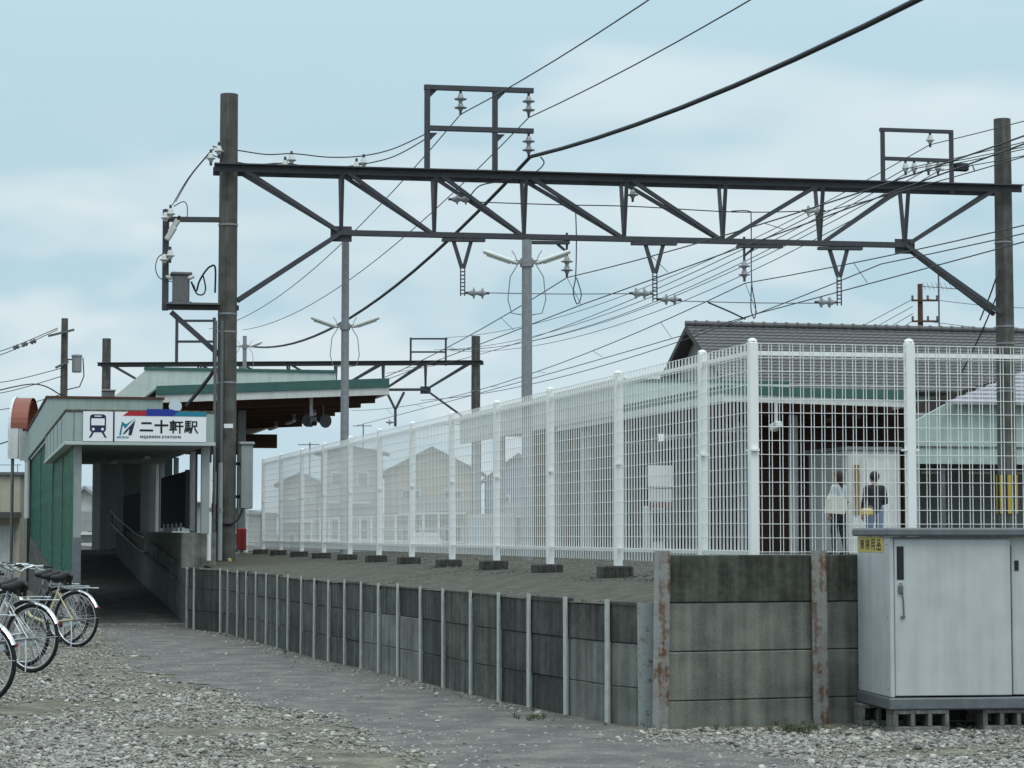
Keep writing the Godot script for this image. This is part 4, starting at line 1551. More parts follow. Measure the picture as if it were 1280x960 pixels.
# ---------- white mesh fence ----------
func mesh_bay(t: Node3D, a: Vector3, b: Vector3, lo: float, hi: float, fine := true):   # welded wire between two posts, front of the posts
	var d := (b - a).normalized()
	var len := a.distance_to(b)
	var out := d.cross(Vector3.UP).normalized()
	if out.dot(Vector3(-a.x, 0, -a.z)) < 0: out = -out
	var st := mb()
	var o := a + out * .012
	var n := int(round((len - .08) / .083))
	var gap := (len - .08) / n
	for i in n + 1:
		var x := .04 + i * gap
		for q in [0.0, .023]:
			if x + q > len - .03: continue
			var p: Vector3 = o + d * (x + q)
			p.y = 0
			box(st, p + Vector3.UP * (lo + hi) / 2, Vector3(.0043, hi - lo, .0043), Basis(d, Vector3.UP, d.cross(Vector3.UP)))
	var m := int((hi - lo - .05) / .103)
	for j in m + 1:
		var y := hi - .004 - j * .103 - (.0 if j == 0 else .0)
		if y < lo: continue
		var p0 := o + out * .006
		p0.y = 0
		box(st, p0 + d * len / 2 + Vector3.UP * y, Vector3(len - .075, .0045, .0045), Basis(d, Vector3.UP, d.cross(Vector3.UP)))
	part("wire_mesh", st, M.fence, t, "", "stuff")
	for y in [hi - .075, lo + .09]:
		st = mb()
		var p1 := o - out * .012
		p1.y = y
		box(st, p1 + d * len / 2, Vector3(len - .08, .032, .014), Basis(d, Vector3.UP, d.cross(Vector3.UP)))
		part("rail", st, M.fence, t)
func fence_post(t: Node3D, p: Vector3, d: Vector3, lo: float, hi: float, w := .068):
	var B := Basis(d, Vector3.UP, d.cross(Vector3.UP))
	B = Basis(B.z, rng.randf_range(-.004, .004)) * Basis(d, rng.randf_range(-.004, .004)) * B
	hi += rng.randf_range(-.008, .008)
	var st := mb()
	cbox(st, Vector3(p.x, (lo + hi) / 2, p.z), Vector3(w, hi - lo, w), .008, B)
	var o := part("post", st, M.fence, t)
	st = mb()
	lathe(st, Vector3(p.x, hi + .001, p.z), Vector3.UP, [[0, w * .54], [.01, w * .52], [.02, w * .40], [.027, w * .2]], 10)
	part("cap", st, M.fence, o)
	for q in [-1, 1]:
		st = mb()
		box(st, Vector3(p.x, lerpf(lo, hi, .56), p.z) + d * q * (w * .5 + .014), Vector3(.026, .016, .06), B)
		part("clamp", st, M.fence, o)
func build_fences():
	var px := [942.0, 879.0, 773.0, 688.0, 621.0, 565.0, 515.0, 474.0, 437.5, 405.0, 377.0, 351.0, 329.0]
	var pts := []
	for x in px:
		var z: float = 16929.0 / (x + 60.0)
		var p := P(x, 668, z)
		pts.append(Vector3(p.x, 0, p.z))
	var t := thing("mesh_fence", "long white wire mesh fence on dark footing blocks along the embankment", "fence", pts[6])
	var hi := 2.785
	for i in pts.size():
		var d: Vector3 = (pts[max(i - 1, 0)] - pts[min(i + 1, pts.size() - 1)]).normalized()
		fence_post(t, pts[i], d, .95, hi)
	for i in pts.size() - 1:
		mesh_bay(t, pts[i], pts[i + 1], 1.125, hi - .01)
	var r := RandomNumberGenerator.new()
	r.seed = 4
	for i in range(2, pts.size()):
		var ls := LS(pts[i])
		var st := mb()
		var hh := r.randf_range(-.015, .01)
		cbox(st, T(ls.x - .05, ls.y - .06, .965 + hh), Vector3(.27, .20, .26), .012, track_basis())
		part("footing", st, M.footing, t)
	# the run across the end
	var c := LS(pts[0])
	t = thing("end_mesh_fence", "white wire mesh fence across the embankment end above the rusty posts", "fence", T(6.9, 15.97, 0))
	var q := [pts[0], T(6.87, 15.95), T(8.05, 15.88)]
	for i in [1, 2]:
		fence_post(t, q[i], LS_dir(1, 0).normalized(), .95, hi)
	for i in 2:
		mesh_bay(t, q[i], q[i + 1], 1.06, hi - .015)
	# low piece at the far end
	var a: Vector3 = pts[-1]
	var b := P(308, 668, 45.0)
	b.y = 0
	t = thing("low_mesh_fence", "short low white mesh fence between the long fence and the pole foot", "fence", b)
	fence_post(t, b, (a - b).normalized(), .95, 1.84, .07)
	mesh_bay(t, b, a, 1.03, 1.82)

# ---------- catenary gantries ----------
var gl := Vector3.ZERO      # feet of the near gantry's poles
var gr := Vector3.ZERO
func on_line(a: Vector3, b: Vector3, px: float) -> Vector3:    # the point of the level line a-b behind a pixel column
	var u := (px - 640.0) / F
	var den := (b.x - a.x) + u * (b.z - a.z)
	var t := (-u * a.z - a.x) / den
	return a.lerp(b, t)
func gp(px: float, py: float) -> Vector3:                     # a point in the near gantry's plane
	var p := on_line(gl, gr, px)
	# the pixel column leans a little with height, so look twice
	var y := H(py, -p.z)
	return Vector3(p.x, y, p.z)
func insulator(called: String, label: String, at: Vector3, dir: Vector3, sheds := 2, r := .085, group := "", m: Material = null) -> Node3D:   # hangs from at along dir
	var t := thing(called, label, "insulator", at, group)
	var st := mb()
	var step := .15
	cyl(st, at, at + dir * .06, .022, -1, 8)
	cyl(st, at + dir * (.06 + sheds * step), at + dir * (.12 + sheds * step), .022, -1, 8)
	part("fitting", st, M.girder, t)
	for i in sheds:
		st = mb()
		lathe(st, at + dir * (.06 + i * step), dir, [[0, .03], [.035, .045], [.07, .055], [.085, r], [.10, r * .96], [.105, .05], [.15, .028]], 12)
		part("shed", st, m if m else M.insulator, t)
	return t
func gantry(called: String, label: String, a: Vector3, b: Vector3, htop: float, hbot: float, ptop: float, ts: Array, far: bool) -> Node3D:
	var t := thing(called, label, "gantry", (a + b) / 2)
	var dl := (b - a).normalized()
	var back := Vector3.UP.cross(dl).normalized()
	if back.z > 0: back = -back
	var W := .24
	var st: SurfaceTool
	for e in [[a, 0], [b, 1]]:
		st = mb()
		tube(st, [Vector3(e[0].x, -.3, e[0].z), Vector3(e[0].x, 3, e[0].z), Vector3(e[0].x, ptop, e[0].z)], [.17, .165, .15], 20)
		var po := part("pole", st, M.pole, t)
		for hh in ([htop - .95, htop - 2.45, htop - 2.75, htop - 3.6] if not far else [htop - 1.0]):
			st = mb()
			cyl(st, Vector3(e[0].x, hh, e[0].z), Vector3(e[0].x, hh + .03, e[0].z), .166, -1, 20)
			part("band", st, M.galv, po)
	for q in [-1, 1]:
		st = mb()
		var o: Vector3 = back * W * q
		var p0 := a - dl * .25 + o
		var p1 := b + dl * .25 + o
		angle_iron(st, Vector3(p0.x, htop, p0.z), Vector3(p1.x, htop, p1.z), .13, Vector3.UP)
		part("top_chord", st, M.girder, t)
	var at := func(k: float, y: float) -> Vector3:
		var p := a.lerp(b, k)
		return Vector3(p.x, y, p.z)
	st = mb()
	bar(st, at.call(ts[0], hbot), at.call(ts[-1], hbot), .12, .09)
	part("bottom_chord", st, M.girder, t)
	var n := ts.size()
	for i in n:
		for q in [-1, 1]:
			st = mb()
			bar(st, at.call(ts[i], hbot), at.call(ts[i], htop) + back * W * q, .06, .05)
			part("strut", st, M.girder, t)
	var half := n - 2
	for i in n + 1:
		var k0: float = 0.012 if i == 0 else ts[i - 1]
		var k1: float = .988 if i == n else ts[i]
		for q in [-1, 1]:
			st = mb()
			if i < half: bar(st, at.call(k0 + .006, htop - .03) + back * W * q, at.call(k1 - .004, hbot + .03) + back * .03 * q, .055, .065)
			else: bar(st, at.call(k0 + .006, hbot + .03) + back * .03 * q, at.call(k1 - .006, htop - .03) + back * W * q, .055, .065)
			part("diagonal", st, M.girder, t)
	for i in range(1, 13):
		st = mb()
		var k := i / 13.0
		bar(st, at.call(k, htop + .06) + back * W, at.call(k, htop + .06) - back * W, .09, .014)
		part("tie_plate", st, M.girder, t)
	for e in [[ts[0], .012, 0], [ts[-1], .99, 1]]:
		for q in [-1, 1]:
			st = mb()
			bar(st, at.call(e[0], hbot) + back * .05 * q, at.call(e[1], hbot - 1.18) + back * .16 * q, .07, .07)
			part("knee_brace", st, M.girder, t)
		st = mb()
		var g: Vector3 = at.call(e[0], hbot)
		box(st, g + Vector3.DOWN * .02, Vector3(.36, .26, .03), Basis(dl, Vector3.UP, dl.cross(Vector3.UP)))
		part("gusset", st, M.girder, t)
	return t
func frame_on(t: Node3D, pts: Array, w := .08):                # straight members: [a, b] each one a mesh
	for p in pts:
		var st := mb()
		bar(st, p[0], p[1], w, w * .8)
		part("frame_member", st, M.girder, t)
func build_gantries():
	gl = P(282, 668, 38.0); gl.y = 0
	gr = P(1260, 668, 40.3); gr.y = 0
	var tt := func(px: float) -> float: return (on_line(gl, gr, px) - gl).length() / (gr - gl).length()
	var ts := []
	for px in [425, 542, 655, 781, 905, 1027, 1134]: ts.append(tt.call(px))
	var top := gp(420, 216).y
	var bot := gp(425, 291).y
	var g := gantry("catenary_gantry", "large steel truss gantry on two concrete poles over the tracks", gl, gr, top, bot, gp(282, 118).y, ts, false)
	var W := .0
	# frames standing on the girder
	off = g.position
	frame_on(g, [[gp(533, 214), gp(533, 106)], [gp(618.5, 218), gp(618.5, 113)], [gp(529, 109), gp(667, 113.5)], [gp(534, 160), gp(667, 164)]], .10)
	frame_on(g, [[gp(1107.5, 234), gp(1107.5, 161)], [gp(1194, 242), gp(1194, 164)], [gp(1104, 162), gp(1196, 165)], [gp(1108, 198), gp(1194, 201)]], .075)
	var st: SurfaceTool
	for q in [[533, 118, 8], [618, 122, 8], [533, 172, 8], [618, 174, 8]]:
		st = mb()
		var a := gp(q[0] + 2, q[1] - 6)
		var b := gp(q[0] + 13, q[1] - 6)
		var c := gp(q[0] + 2, q[1] + 5)
		var nrm := Vector3(0, 0, .012)
		hexa(st, [a + nrm, c + nrm, b + nrm, b + nrm, a - nrm, c - nrm, b - nrm, b - nrm])
		part("gusset", st, M.girder, g)
	# hangers below the bottom chord
	for q in [[578, 552, 606, 300, 334, 370], [819.5, 790, 847, 304.5, 340, 377], [1051, 1025, 1080, 310.5, 345, 382]]:
		st = mb()
		bar(st, gp(q[1], q[3]), gp(q[2], q[3] + .5), .12, .05)
		part("hanger_plate", st, M.girder, g)
		for sd in [-12, 11]:
			st = mb()
			bar(st, gp(q[0] + sd, q[3]), gp(q[0] + sign(sd) * 1.5, q[4]), .06, .06)
			part("hanger_arm", st, M.girder, g)
		st = mb()
		for sd in [-2.6, 2.6]: bar(st, gp(q[0] + sd, q[4] - 2), gp(q[0] + sd, q[5]), .02, .03)
		for i in 8: bar(st, gp(q[0] - 2.6, q[4] + 1 + i * 4.6), gp(q[0] + 2.6, q[4] + 1 + i * 4.6), .02, .02)
		part("drop_arm", st, M.girder, g)
	for q in [[709, 662, 712, 303], [932, 923, 980, 308]]:
		st = mb()
		bar(st, gp(q[1], q[3]), gp(q[2], q[3] + .5), .12, .05)
		part("hanger_plate", st, M.girder, g)
		st = mb()
		bar(st, gp(q[0], q[3] - 12), gp(q[0], q[3] + 14), .04, .04)
		part("hanger_arm", st, M.girder, g)
		st = mb()
		bar(st, gp(q[0] + (-12 if q[0] < 800 else 12), q[3] + 2), gp(q[0], q[3] + 12), .04, .04)
		part("hanger_arm", st, M.girder, g)
	# side bracket with transformer shelf, left of the near pole
	frame_on(g, [[gp(203, 274), gp(293, 275)], [gp(204.5, 262), gp(204.5, 388)], [gp(203, 384), gp(297, 385)], [gp(212, 390), gp(287, 456)]], .10)
	st = mb()
	bar(st, gp(206, 380), gp(272, 381), .36, .03)
	part("shelf", st, M.galv_dark, g)
	# far gantry
	var fl := P(130.5, 668, 80.0); fl.y = 0
	var fr := P(594.5, 668, 79.0); fr.y = 0
	var ts2 := []
	for x in ts: ts2.append(x)
	var g2 := gantry("catenary_gantry", "smaller looking truss gantry farther along the tracks behind the shelter roof", fl, fr, H(455, 79.6), H(488, 79.6), H(422, 79.6), ts2, true)
	off = g2.position
	var fp := func(px: float, py: float) -> Vector3:
		var p := on_line(fl, fr, px)
		return Vector3(p.x, H(py, -p.z), p.z)
	frame_on(g2, [[fp.call(219.5, 455), fp.call(219.5, 399)], [fp.call(266.5, 455), fp.call(266.5, 397)], [fp.call(219, 401), fp.call(268, 401)], [fp.call(219, 427), fp.call(268, 427)]], .10)
	frame_on(g2, [[fp.call(513, 457), fp.call(513, 422)], [fp.call(557, 457), fp.call(557, 422)], [fp.call(512, 423.5), fp.call(559, 423.5)], [fp.call(513, 440), fp.call(557, 440)]], .07)
	for q in [[494, 483, 505, 512, 533], [375, 364, 386, 512, 533]]:
		st = mb()
		bar(st, fp.call(q[1], 490), fp.call(q[0], q[3]), .08, .08)
		part("hanger_arm", st, M.girder, g2)
		st = mb()
		bar(st, fp.call(q[2], 490), fp.call(q[0], q[3]), .08, .08)
		part("hanger_arm", st, M.girder, g2)
		st = mb()
		bar(st, fp.call(q[0], q[3]), fp.call(q[0], q[4]), .09, .09)
		part("drop_arm", st, M.girder, g2)
	# insulators of the near gantry
	var dn := Vector3.DOWN
	var along := (gr - gl).normalized()
	insulator("string_insulator", "grey disc insulator hanging from the upper bar of the tall frame", gp(575, 113), dn, 2, .11)
	insulator("string_insulator", "grey disc insulator at the free end of the tall frame's upper bar", gp(661, 116), dn, 2, .11)
	insulator("string_insulator", "grey disc insulator at the free end of the tall frame's lower bar", gp(661, 166), dn, 2, .11)
	insulator("string_insulator", "grey disc insulator holding the catenary of the near track", gp(709, 316), dn, 2, .105)
	insulator("string_insulator", "grey disc insulator holding the catenary of the far track", gp(932, 322), dn, 2, .105)
	insulator("string_insulator", "grey disc insulator hanging from the girder's top chord", gp(792, 233), dn, 1, .10)
	insulator("side_insulator", "pair of grey discs pulling right from the drop arm nearest the left concrete pole", gp(581, 366), along, 2, .10, "steady arm insulators")
	insulator("side_insulator", "pair of grey discs pulling left from the middle drop arm", gp(817, 367), -along, 2, .10, "steady arm insulators")
	insulator("side_insulator", "pair of grey discs pulling right from the middle drop arm", gp(823, 374), along, 2, .10, "steady arm insulators")
	insulator("side_insulator", "pair of grey discs pulling left from the drop arm nearest the tiled house", gp(1049, 378), -along, 2, .10, "steady arm insulators")
	insulator("side_insulator", "pair of grey discs on the cross wire inside the girder", gp(560, 249), along, 2, .09)
	var xi := insulator("side_insulator", "pale knot of insulators on the cross wire at the girder's far half", gp(1034, 264), -along, 2, .10, "", M.porcelain)
	insulator("side_insulator", "small disc pair on the far gantry's drop arm", fp.call(492, 528), -along, 1, .12)
	for q in [[362, 198], [453, 202], [354, 205], [444, 207]]:
		insulator("pin_insulator", "white pin insulator standing on the girder beside the concrete pole", gp(q[0], q[1] - 9), dn, 1, .085, "white pin insulators on the girder", M.porcelain)
	for q in [[272, 180, "white pin insulator on the left concrete pole just above the girder"], [262, 189, "white pin insulator on the left concrete pole just above the girder"], [212, 258, "white pin insulator at the upper corner of the side bracket"], [206, 263, "white pin insulator at the upper corner of the side bracket"], [212, 310, "white pin insulator halfway down the side bracket above the transformer"], [205, 315, "white pin insulator halfway down the side bracket above the transformer"]]:
		insulator("pin_insulator", q[2], gp(q[0], q[1]) + Vector3(0, 0, .17), dn, 1, .08, "white pin insulators of the side bracket", M.porcelain)
	for q in [1136, 1147, 1165, 1177]:
		insulator("pin_insulator", "small white insulator under the lower bar of the short frame", gp(q, 200), dn, 1, .06, "small insulators of the short frame", M.porcelain)
	insulator("pin_insulator", "white bell insulator under the upper bar of the short frame", gp(1167.5, 165), dn, 1, .075, "", M.porcelain)
	# black junction box and transformer
	var o := gp(1206, 209)
	var t := thing("junction_box", "black junction box on the short frame of the girder", "junction box", o)
	st = mb()
	cbox(st, o, Vector3(.25, .14, .14), .015, track_basis())
	part("housing", st, M.black, t)
	st = mb()
	tube(st, [o + Vector3(.12, .0, 0), o + Vector3(.2, .04, 0), o + Vector3(.24, -.06, .0)], .012, 6)
	part("lead", st, M.cable, t)
	o = gp(224, 380)
	t = thing("pole_transformer", "grey transformer on the bracket shelf beside the concrete pole", "transformer", o)
	st = mb()
	cbox(st, o + Vector3(0, .25, 0), Vector3(.27, .46, .25), .02, track_basis())
	part("tank", st, M.galv_dark, t)
	st = mb()
	cbox(st, o + Vector3(0, .50, 0), Vector3(.35, .05, .30), .012, track_basis())
	part("lid", st, M.galv_dark, t)
	for q in [-1, 1]:
		st = mb()
		lathe(st, o + Vector3(q * .13, .42, .1), Vector3(q, .25, .1).normalized(), [[0, .025], [.04, .04], [.08, .025], [.11, .03]], 8)
		part("bushing", st, M.porcelain, t)
	st = mb()
	cbox(st, o + Vector3(0, .01, 0), Vector3(.34, .04, .3), .006, track_basis())
	part("foot", st, M.galv_dark, t)
	for q in [[216, 284, .5], [212, 293, .2]]:
		o = gp(q[0], q[1]) + Vector3(0, 0, .12)
		t = thing("fuse_cutout", "white porcelain fuse cutout hung slanting below the side bracket", "fuse", o, "fuse cutouts of the side bracket")
		st = mb()
		var dd := Vector3(.5, .85, q[2] - .3).normalized()
		cbox(st, o, Vector3(.09, .26, .09), .015, Basis(Vector3.FORWARD, .55))
		part("housing", st, M.porcelain, t)
		st = mb()
		cyl(st, o + dd * .1, o + dd * .2, .02, -1, 8)
		part("terminal", st, M.black, t)

# ---------- wires ----------
func span(st: SurfaceTool, a: Vector3, b: Vector3, sag: float, r: float, n := 20):
	var p := []
	for i in n + 1:
		var k := float(i) / n
		p.append(a.lerp(b, k) + Vector3.DOWN * sag * 4 * k * (1 - k))
	tube(st, p, r, 6)
func line_wire(label: String, px: float, py: float, sag: float, r: float, back := true, fsag := -1.0, shift := 0.0, fh := 0.0, m: Material = null):   # a wire along the tracks through a point of the near gantry
	var a := gp(px, py)
	var fwd := LS_dir(0, 1)
	var far := a + fwd * 42.0 + LS_dir(1, 0) * shift + Vector3.UP * fh
	off = a
	var st := mb()
	span(st, a, far, sag if fsag < 0 else fsag, r)
	if back: span(st, a, a - fwd * 43.0, sag, r)
	solo("overhead_wire", st, m if m else M.wire, label, "wire", "wires along the tracks")
func free_wire(label: String, p: Array, r: float, m: Material, group := "small wires"):
	off = p[0]
	var st := mb()
	var q := []
	for i in p.size() - 1:                                    # a smooth line through the points
		var p0: Vector3 = p[max(i - 1, 0)]
		var p3: Vector3 = p[min(i + 2, p.size() - 1)]
		for k in 6: q.append(p[i].cubic_interpolate(p[i + 1], p0, p3, k / 6.0))
	q.append(p[-1])
	tube(st, q, r, 6)
	solo("wire", st, m, label, "wire", group)
func build_wires():
	line_wire("thick black feeder cable over the tracks and the girder", 663, 196, 1.12, .033, true, 1.1, 0.0, .15, M.cable)
	line_wire("thin wire from the disc insulator under the tall frame's upper bar", 575, 143, .75, .010)
	line_wire("thin wire from the disc insulator at the end of the tall frame", 661, 147, .75, .010)
	# near track: catenary, contact wire
	line_wire("catenary wire of the near track", 709, 347, .55, .009, true, .55)
	line_wire("contact wire of the near track", 727, 381, .05, .009, true, .05)
	line_wire("catenary wire of the far track", 933, 354, .55, .009, true, .55)
	line_wire("contact wire of the far track", 948, 392, .05, .009, true, .05)
	# signal and feeder wires on the far side
	for q in [[1167, 181, .75], [1136, 211, .8], [1147, 211, .9], [1165, 211, .85], [1177, 214, .95], [1020, 268, .5]]:
		line_wire("thin wire from the bell insulator under the short frame's upper bar" if q[0] == 1167 else ("thin wire from the pale knot of insulators inside the girder" if q[0] == 1020 else "wire of the bundle from the small insulators of the short frame"), q[0], q[1], q[2], .0085, true, q[2], 0.0, .1)
	line_wire("thin wire along the far platform lamps", 1104, 330, .4, .010, true, .5)
	# droppers
	for q in [[709, 347, 727, 381, .55], [933, 354, 948, 392, .55]]:
		var a := gp(q[0], q[1])
		var b := gp(q[2], q[3])
		var fwd := LS_dir(0, 1)
		for i in 14:
			var dd := -32.0 + i * 5.0 + 2.0
			var k: float = abs(dd) / 43.0
			var sg: float = q[4] * 4 * k * (1 - k)
			free_wire("thin dropper between catenary and contact wire", [a + fwd * dd + Vector3.DOWN * sg, (a + b) / 2 + fwd * dd + Vector3.DOWN * sg * .5, b + fwd * dd], .005, M.wire, "droppers of the overhead line")
	# steady wires and cross wires in the gantry plane
	free_wire("thin steady wire between the two drop arms of the near track", [gp(604, 366), gp(700, 367.5), gp(797, 367)], .008, M.wire)
	free_wire("thin steady wire between the two drop arms of the far track", [gp(843, 376), gp(940, 378.5), gp(1030, 379)], .008, M.wire)
	free_wire("cross wire inside the girder", [gp(580, 252), gp(700, 256), gp(792, 258), gp(920, 265), gp(1010, 264)], .010, M.wire)
	free_wire("bent jumper wire dropping from the cross wire to the catenary of the near track", [gp(720, 260), gp(721, 300), gp(720, 345), gp(717, 365), gp(722, 380), gp(727, 368), gp(721, 347)], .010, M.wire)
	free_wire("bent jumper wire dropping from the cross wire to the catenary of the far track", [gp(916, 264), gp(938, 264), gp(941, 275), gp(941, 350), gp(946, 385), gp(944, 398), gp(940, 385), gp(941, 356)], .010, M.wire)
	free_wire("pull off rod slanting down from the far contact wire", [gp(886, 378), gp(912, 389), gp(933, 399)], .015, M.wire)
	free_wire("jumper looping under the thick feeder cable", [gp(676, 196), gp(680, 205), gp(664, 218), gp(630, 226), gp(600, 232), gp(586, 247)], .012, M.cable)
	# the two wires along the girder's pin insulators
	free_wire("thin wire resting on the upper pin insulators of the girder", [gp(262, 183), gp(295, 188), gp(330, 193), gp(359, 192), gp(375, 193), gp(410, 196.5), gp(450, 195), gp(490, 186), gp(534, 166)], .011, M.wire)
	free_wire("thin wire resting on the lower pin insulators of the girder", [gp(258, 193), gp(295, 203), gp(320, 205.5), gp(351, 204), gp(380, 207.5), gp(410, 209), gp(441, 207), gp(490, 196), gp(534, 172)], .011, M.wire)
	for q in [[262, 190, 214, 258], [266, 187, 218, 254]]:
		free_wire("wire from the concrete pole down to the side bracket", [gp(q[0], q[1]) + Vector3(0, 0, .15), gp((q[0] + q[2]) / 2 - 4, (q[1] + q[3]) / 2) + Vector3(0, 0, .15), gp(q[2], q[3]) + Vector3(0, 0, .15)], .009, M.wire)
	free_wire("wire curling over the side bracket's upper arm", [gp(214, 258), gp(226, 252), gp(231, 258), gp(231, 275)], .009, M.wire)
	free_wire("wire loop left of the side bracket", [gp(204, 316), gp(195, 322), gp(192, 336), gp(198, 348), gp(213, 352)], .009, M.wire)
	free_wire("black lead from the transformer to the pole", [gp(237, 352), gp(243, 364), gp(247, 352), gp(254, 340), gp(261, 333), gp(267, 335), gp(267, 366)], .018, M.cable)
	free_wire("black looped lead beside the transformer", [gp(240, 356), gp(244, 367), gp(252, 368), gp(255, 360), gp(252, 345)], .014, M.cable)
	# cable conduits down the left pole
	var fr := LS_dir(-.25, -1).normalized() * .18
	for q in [-.09, .02]:
		off = gl
		var st := mb()
		var b: Vector3 = gl + fr + along_l() * (q - .08)
		tube(st, [b + Vector3.UP * 1.3, b + Vector3.UP * 2.5, b + Vector3.UP * 4.9], .028, 8)
		solo("conduit", st, M.galv_dark, "dark cable conduit strapped to the left concrete pole", "conduit", "conduits on the left pole")
	free_wire("black cable looping round the left pole foot to the control cabinet", [gp(272, 560) + fr, gp(269, 640) + fr, gp(276, 652) + fr, gp(290, 655) + fr, gp(300, 648) + fr * .7, gp(305, 634) + fr * .5], .022, M.cable)
	free_wire("black cable from the left pole to the shelter roof", [gp(268, 458), gp(262, 470), gp(245, 492), gp(232, 508)], .035, M.cable)
	# town wires on the left
	for q in [[72, 410, -60, 455], [72, 412, -60, 462], [78, 460, -60, 484], [78, 470, -60, 500], [80, 492, -60, 520]]:
		var a := P(q[0], q[1], 75)
		var b := P(q[2], q[3], 70)
		free_wire("thin town wire running left from the old utility pole", [a, a.lerp(b, .5) + Vector3.DOWN * .12, b], .014, M.wire, "town wires on the left")
	for q in [[-40, 498, 40, 480, 75, 493], [-40, 568, 6, 553, 20, 548]]:
		free_wire("town cable sagging behind the station hall roof", [P(q[0], q[1], 68), P(q[2], q[3], 70), P(q[4], q[5], 72)], .02, M.cable, "town cables behind the hall")
	for i in 4:
		var a := P(1141, 374 + i * 9, 98)
		var b := P(860 + i * 30, 500, 130)
		free_wire("thin town wire running left from the brown utility pole", [a, a.lerp(b, .5) + Vector3.DOWN * .4, b], .014, M.wire, "town wires behind the tiled house")
	for i in 2:
		var a := P(1160, 374 + i * 28, 98)
		var b := P(1420, 372 + i * 30, 90)
		free_wire("thin town wire running right from the brown utility pole", [a, a.lerp(b, .5) + Vector3.DOWN * .4, b], .014, M.wire, "town wires behind the tiled house")
	# stays of the right pole
	for q in [[1254, 330, 1225, 400], [1256, 352, 1200, 470]]:
		free_wire("dark stay wire slanting from the right concrete pole", [gp(q[0], q[1]), gp((q[0] + q[2]) / 2 + 3, (q[1] + q[3]) / 2), P(q[2], q[3], 44)], .014, M.cable, "stays of the right pole")
func along_l() -> Vector3:
	return (gr - gl).normalized()

# ---------- platform lamps ----------
func build_lamps():
	for q in [[658.5, 300, 30.0, 328, 55, .072, "tall grey platform lamp post with two white tube arms, nearest the pole frame"], [432, 284, 39.0, 408, 43, .07, "tall grey platform lamp post with two white tube arms above the shelter end"], [306, 420, 62.0, 433, 22, .06, "platform lamp post with two white tube arms mostly behind the concrete pole"]]:
		var d: float = q[2]
		var top := P(q[0], q[1], d)
		var t := thing("platform_lamp", q[6], "lamp post", Vector3(top.x, 1.0, top.z), "platform lamp posts")
		var st := mb()
		tube(st, [Vector3(top.x, 1.0, top.z), Vector3(top.x, lerpf(1.0, top.y, .5), top.z), top], [q[5] * 1.1, q[5], q[5] * .9], 14)
		part("post", st, M.galv, t)
		var y := H(q[3], d)
		st = mb()
		cyl(st, Vector3(top.x, y - .06, top.z), Vector3(top.x, y + .05, top.z), q[5] * 1.25, -1, 14)
		bar(st, Vector3(top.x - .2, y, top.z + .03), Vector3(top.x + .2, y, top.z + .03), .05, .05)
		part("clamp", st, M.galv, t)
		var px: float = q[4] * d / F
		for sd in [-1, 1]:
			var a := Vector3(top.x + sd * .12, y - .01, top.z)
			var b := Vector3(top.x + sd * px, y + px * .26, top.z)
			st = mb()
			var dir := (b - a).normalized()
			cbox(st, (a + b) / 2, Vector3(a.distance_to(b), .05, .12), .015, Basis(dir, Vector3.BACK.cross(dir).normalized(), Vector3.BACK))
			var ho := part("lamp_housing", st, M.lamp_white, t)
			st = mb()
			tube(st, [a + Vector3(0, -.035, 0) + dir * .1, b + Vector3(0, -.035, 0) - dir * .05], .016, 8)
			part("tube", st, M.sign_white, ho)
			st = mb()
			tube(st, [Vector3(top.x + sd * .10, y, top.z + .05), Vector3(top.x + sd * .22, y - .2, top.z + .06), Vector3(top.x + sd * .25, y - .5, top.z + .06), Vector3(top.x + sd * .2, y - .68, top.z + .06), Vector3(top.x + sd * .07, y - .7, top.z + .04)], .008, 6)
			part("cable", st, M.galv, t)
			st = mb()
			tube(st, [Vector3(top.x + sd * .12, y, top.z), Vector3(top.x + sd * .16, y + .1, top.z), Vector3(top.x + sd * .2, y + .16, top.z)], .006, 5)
			part("lead", st, M.galv, t)

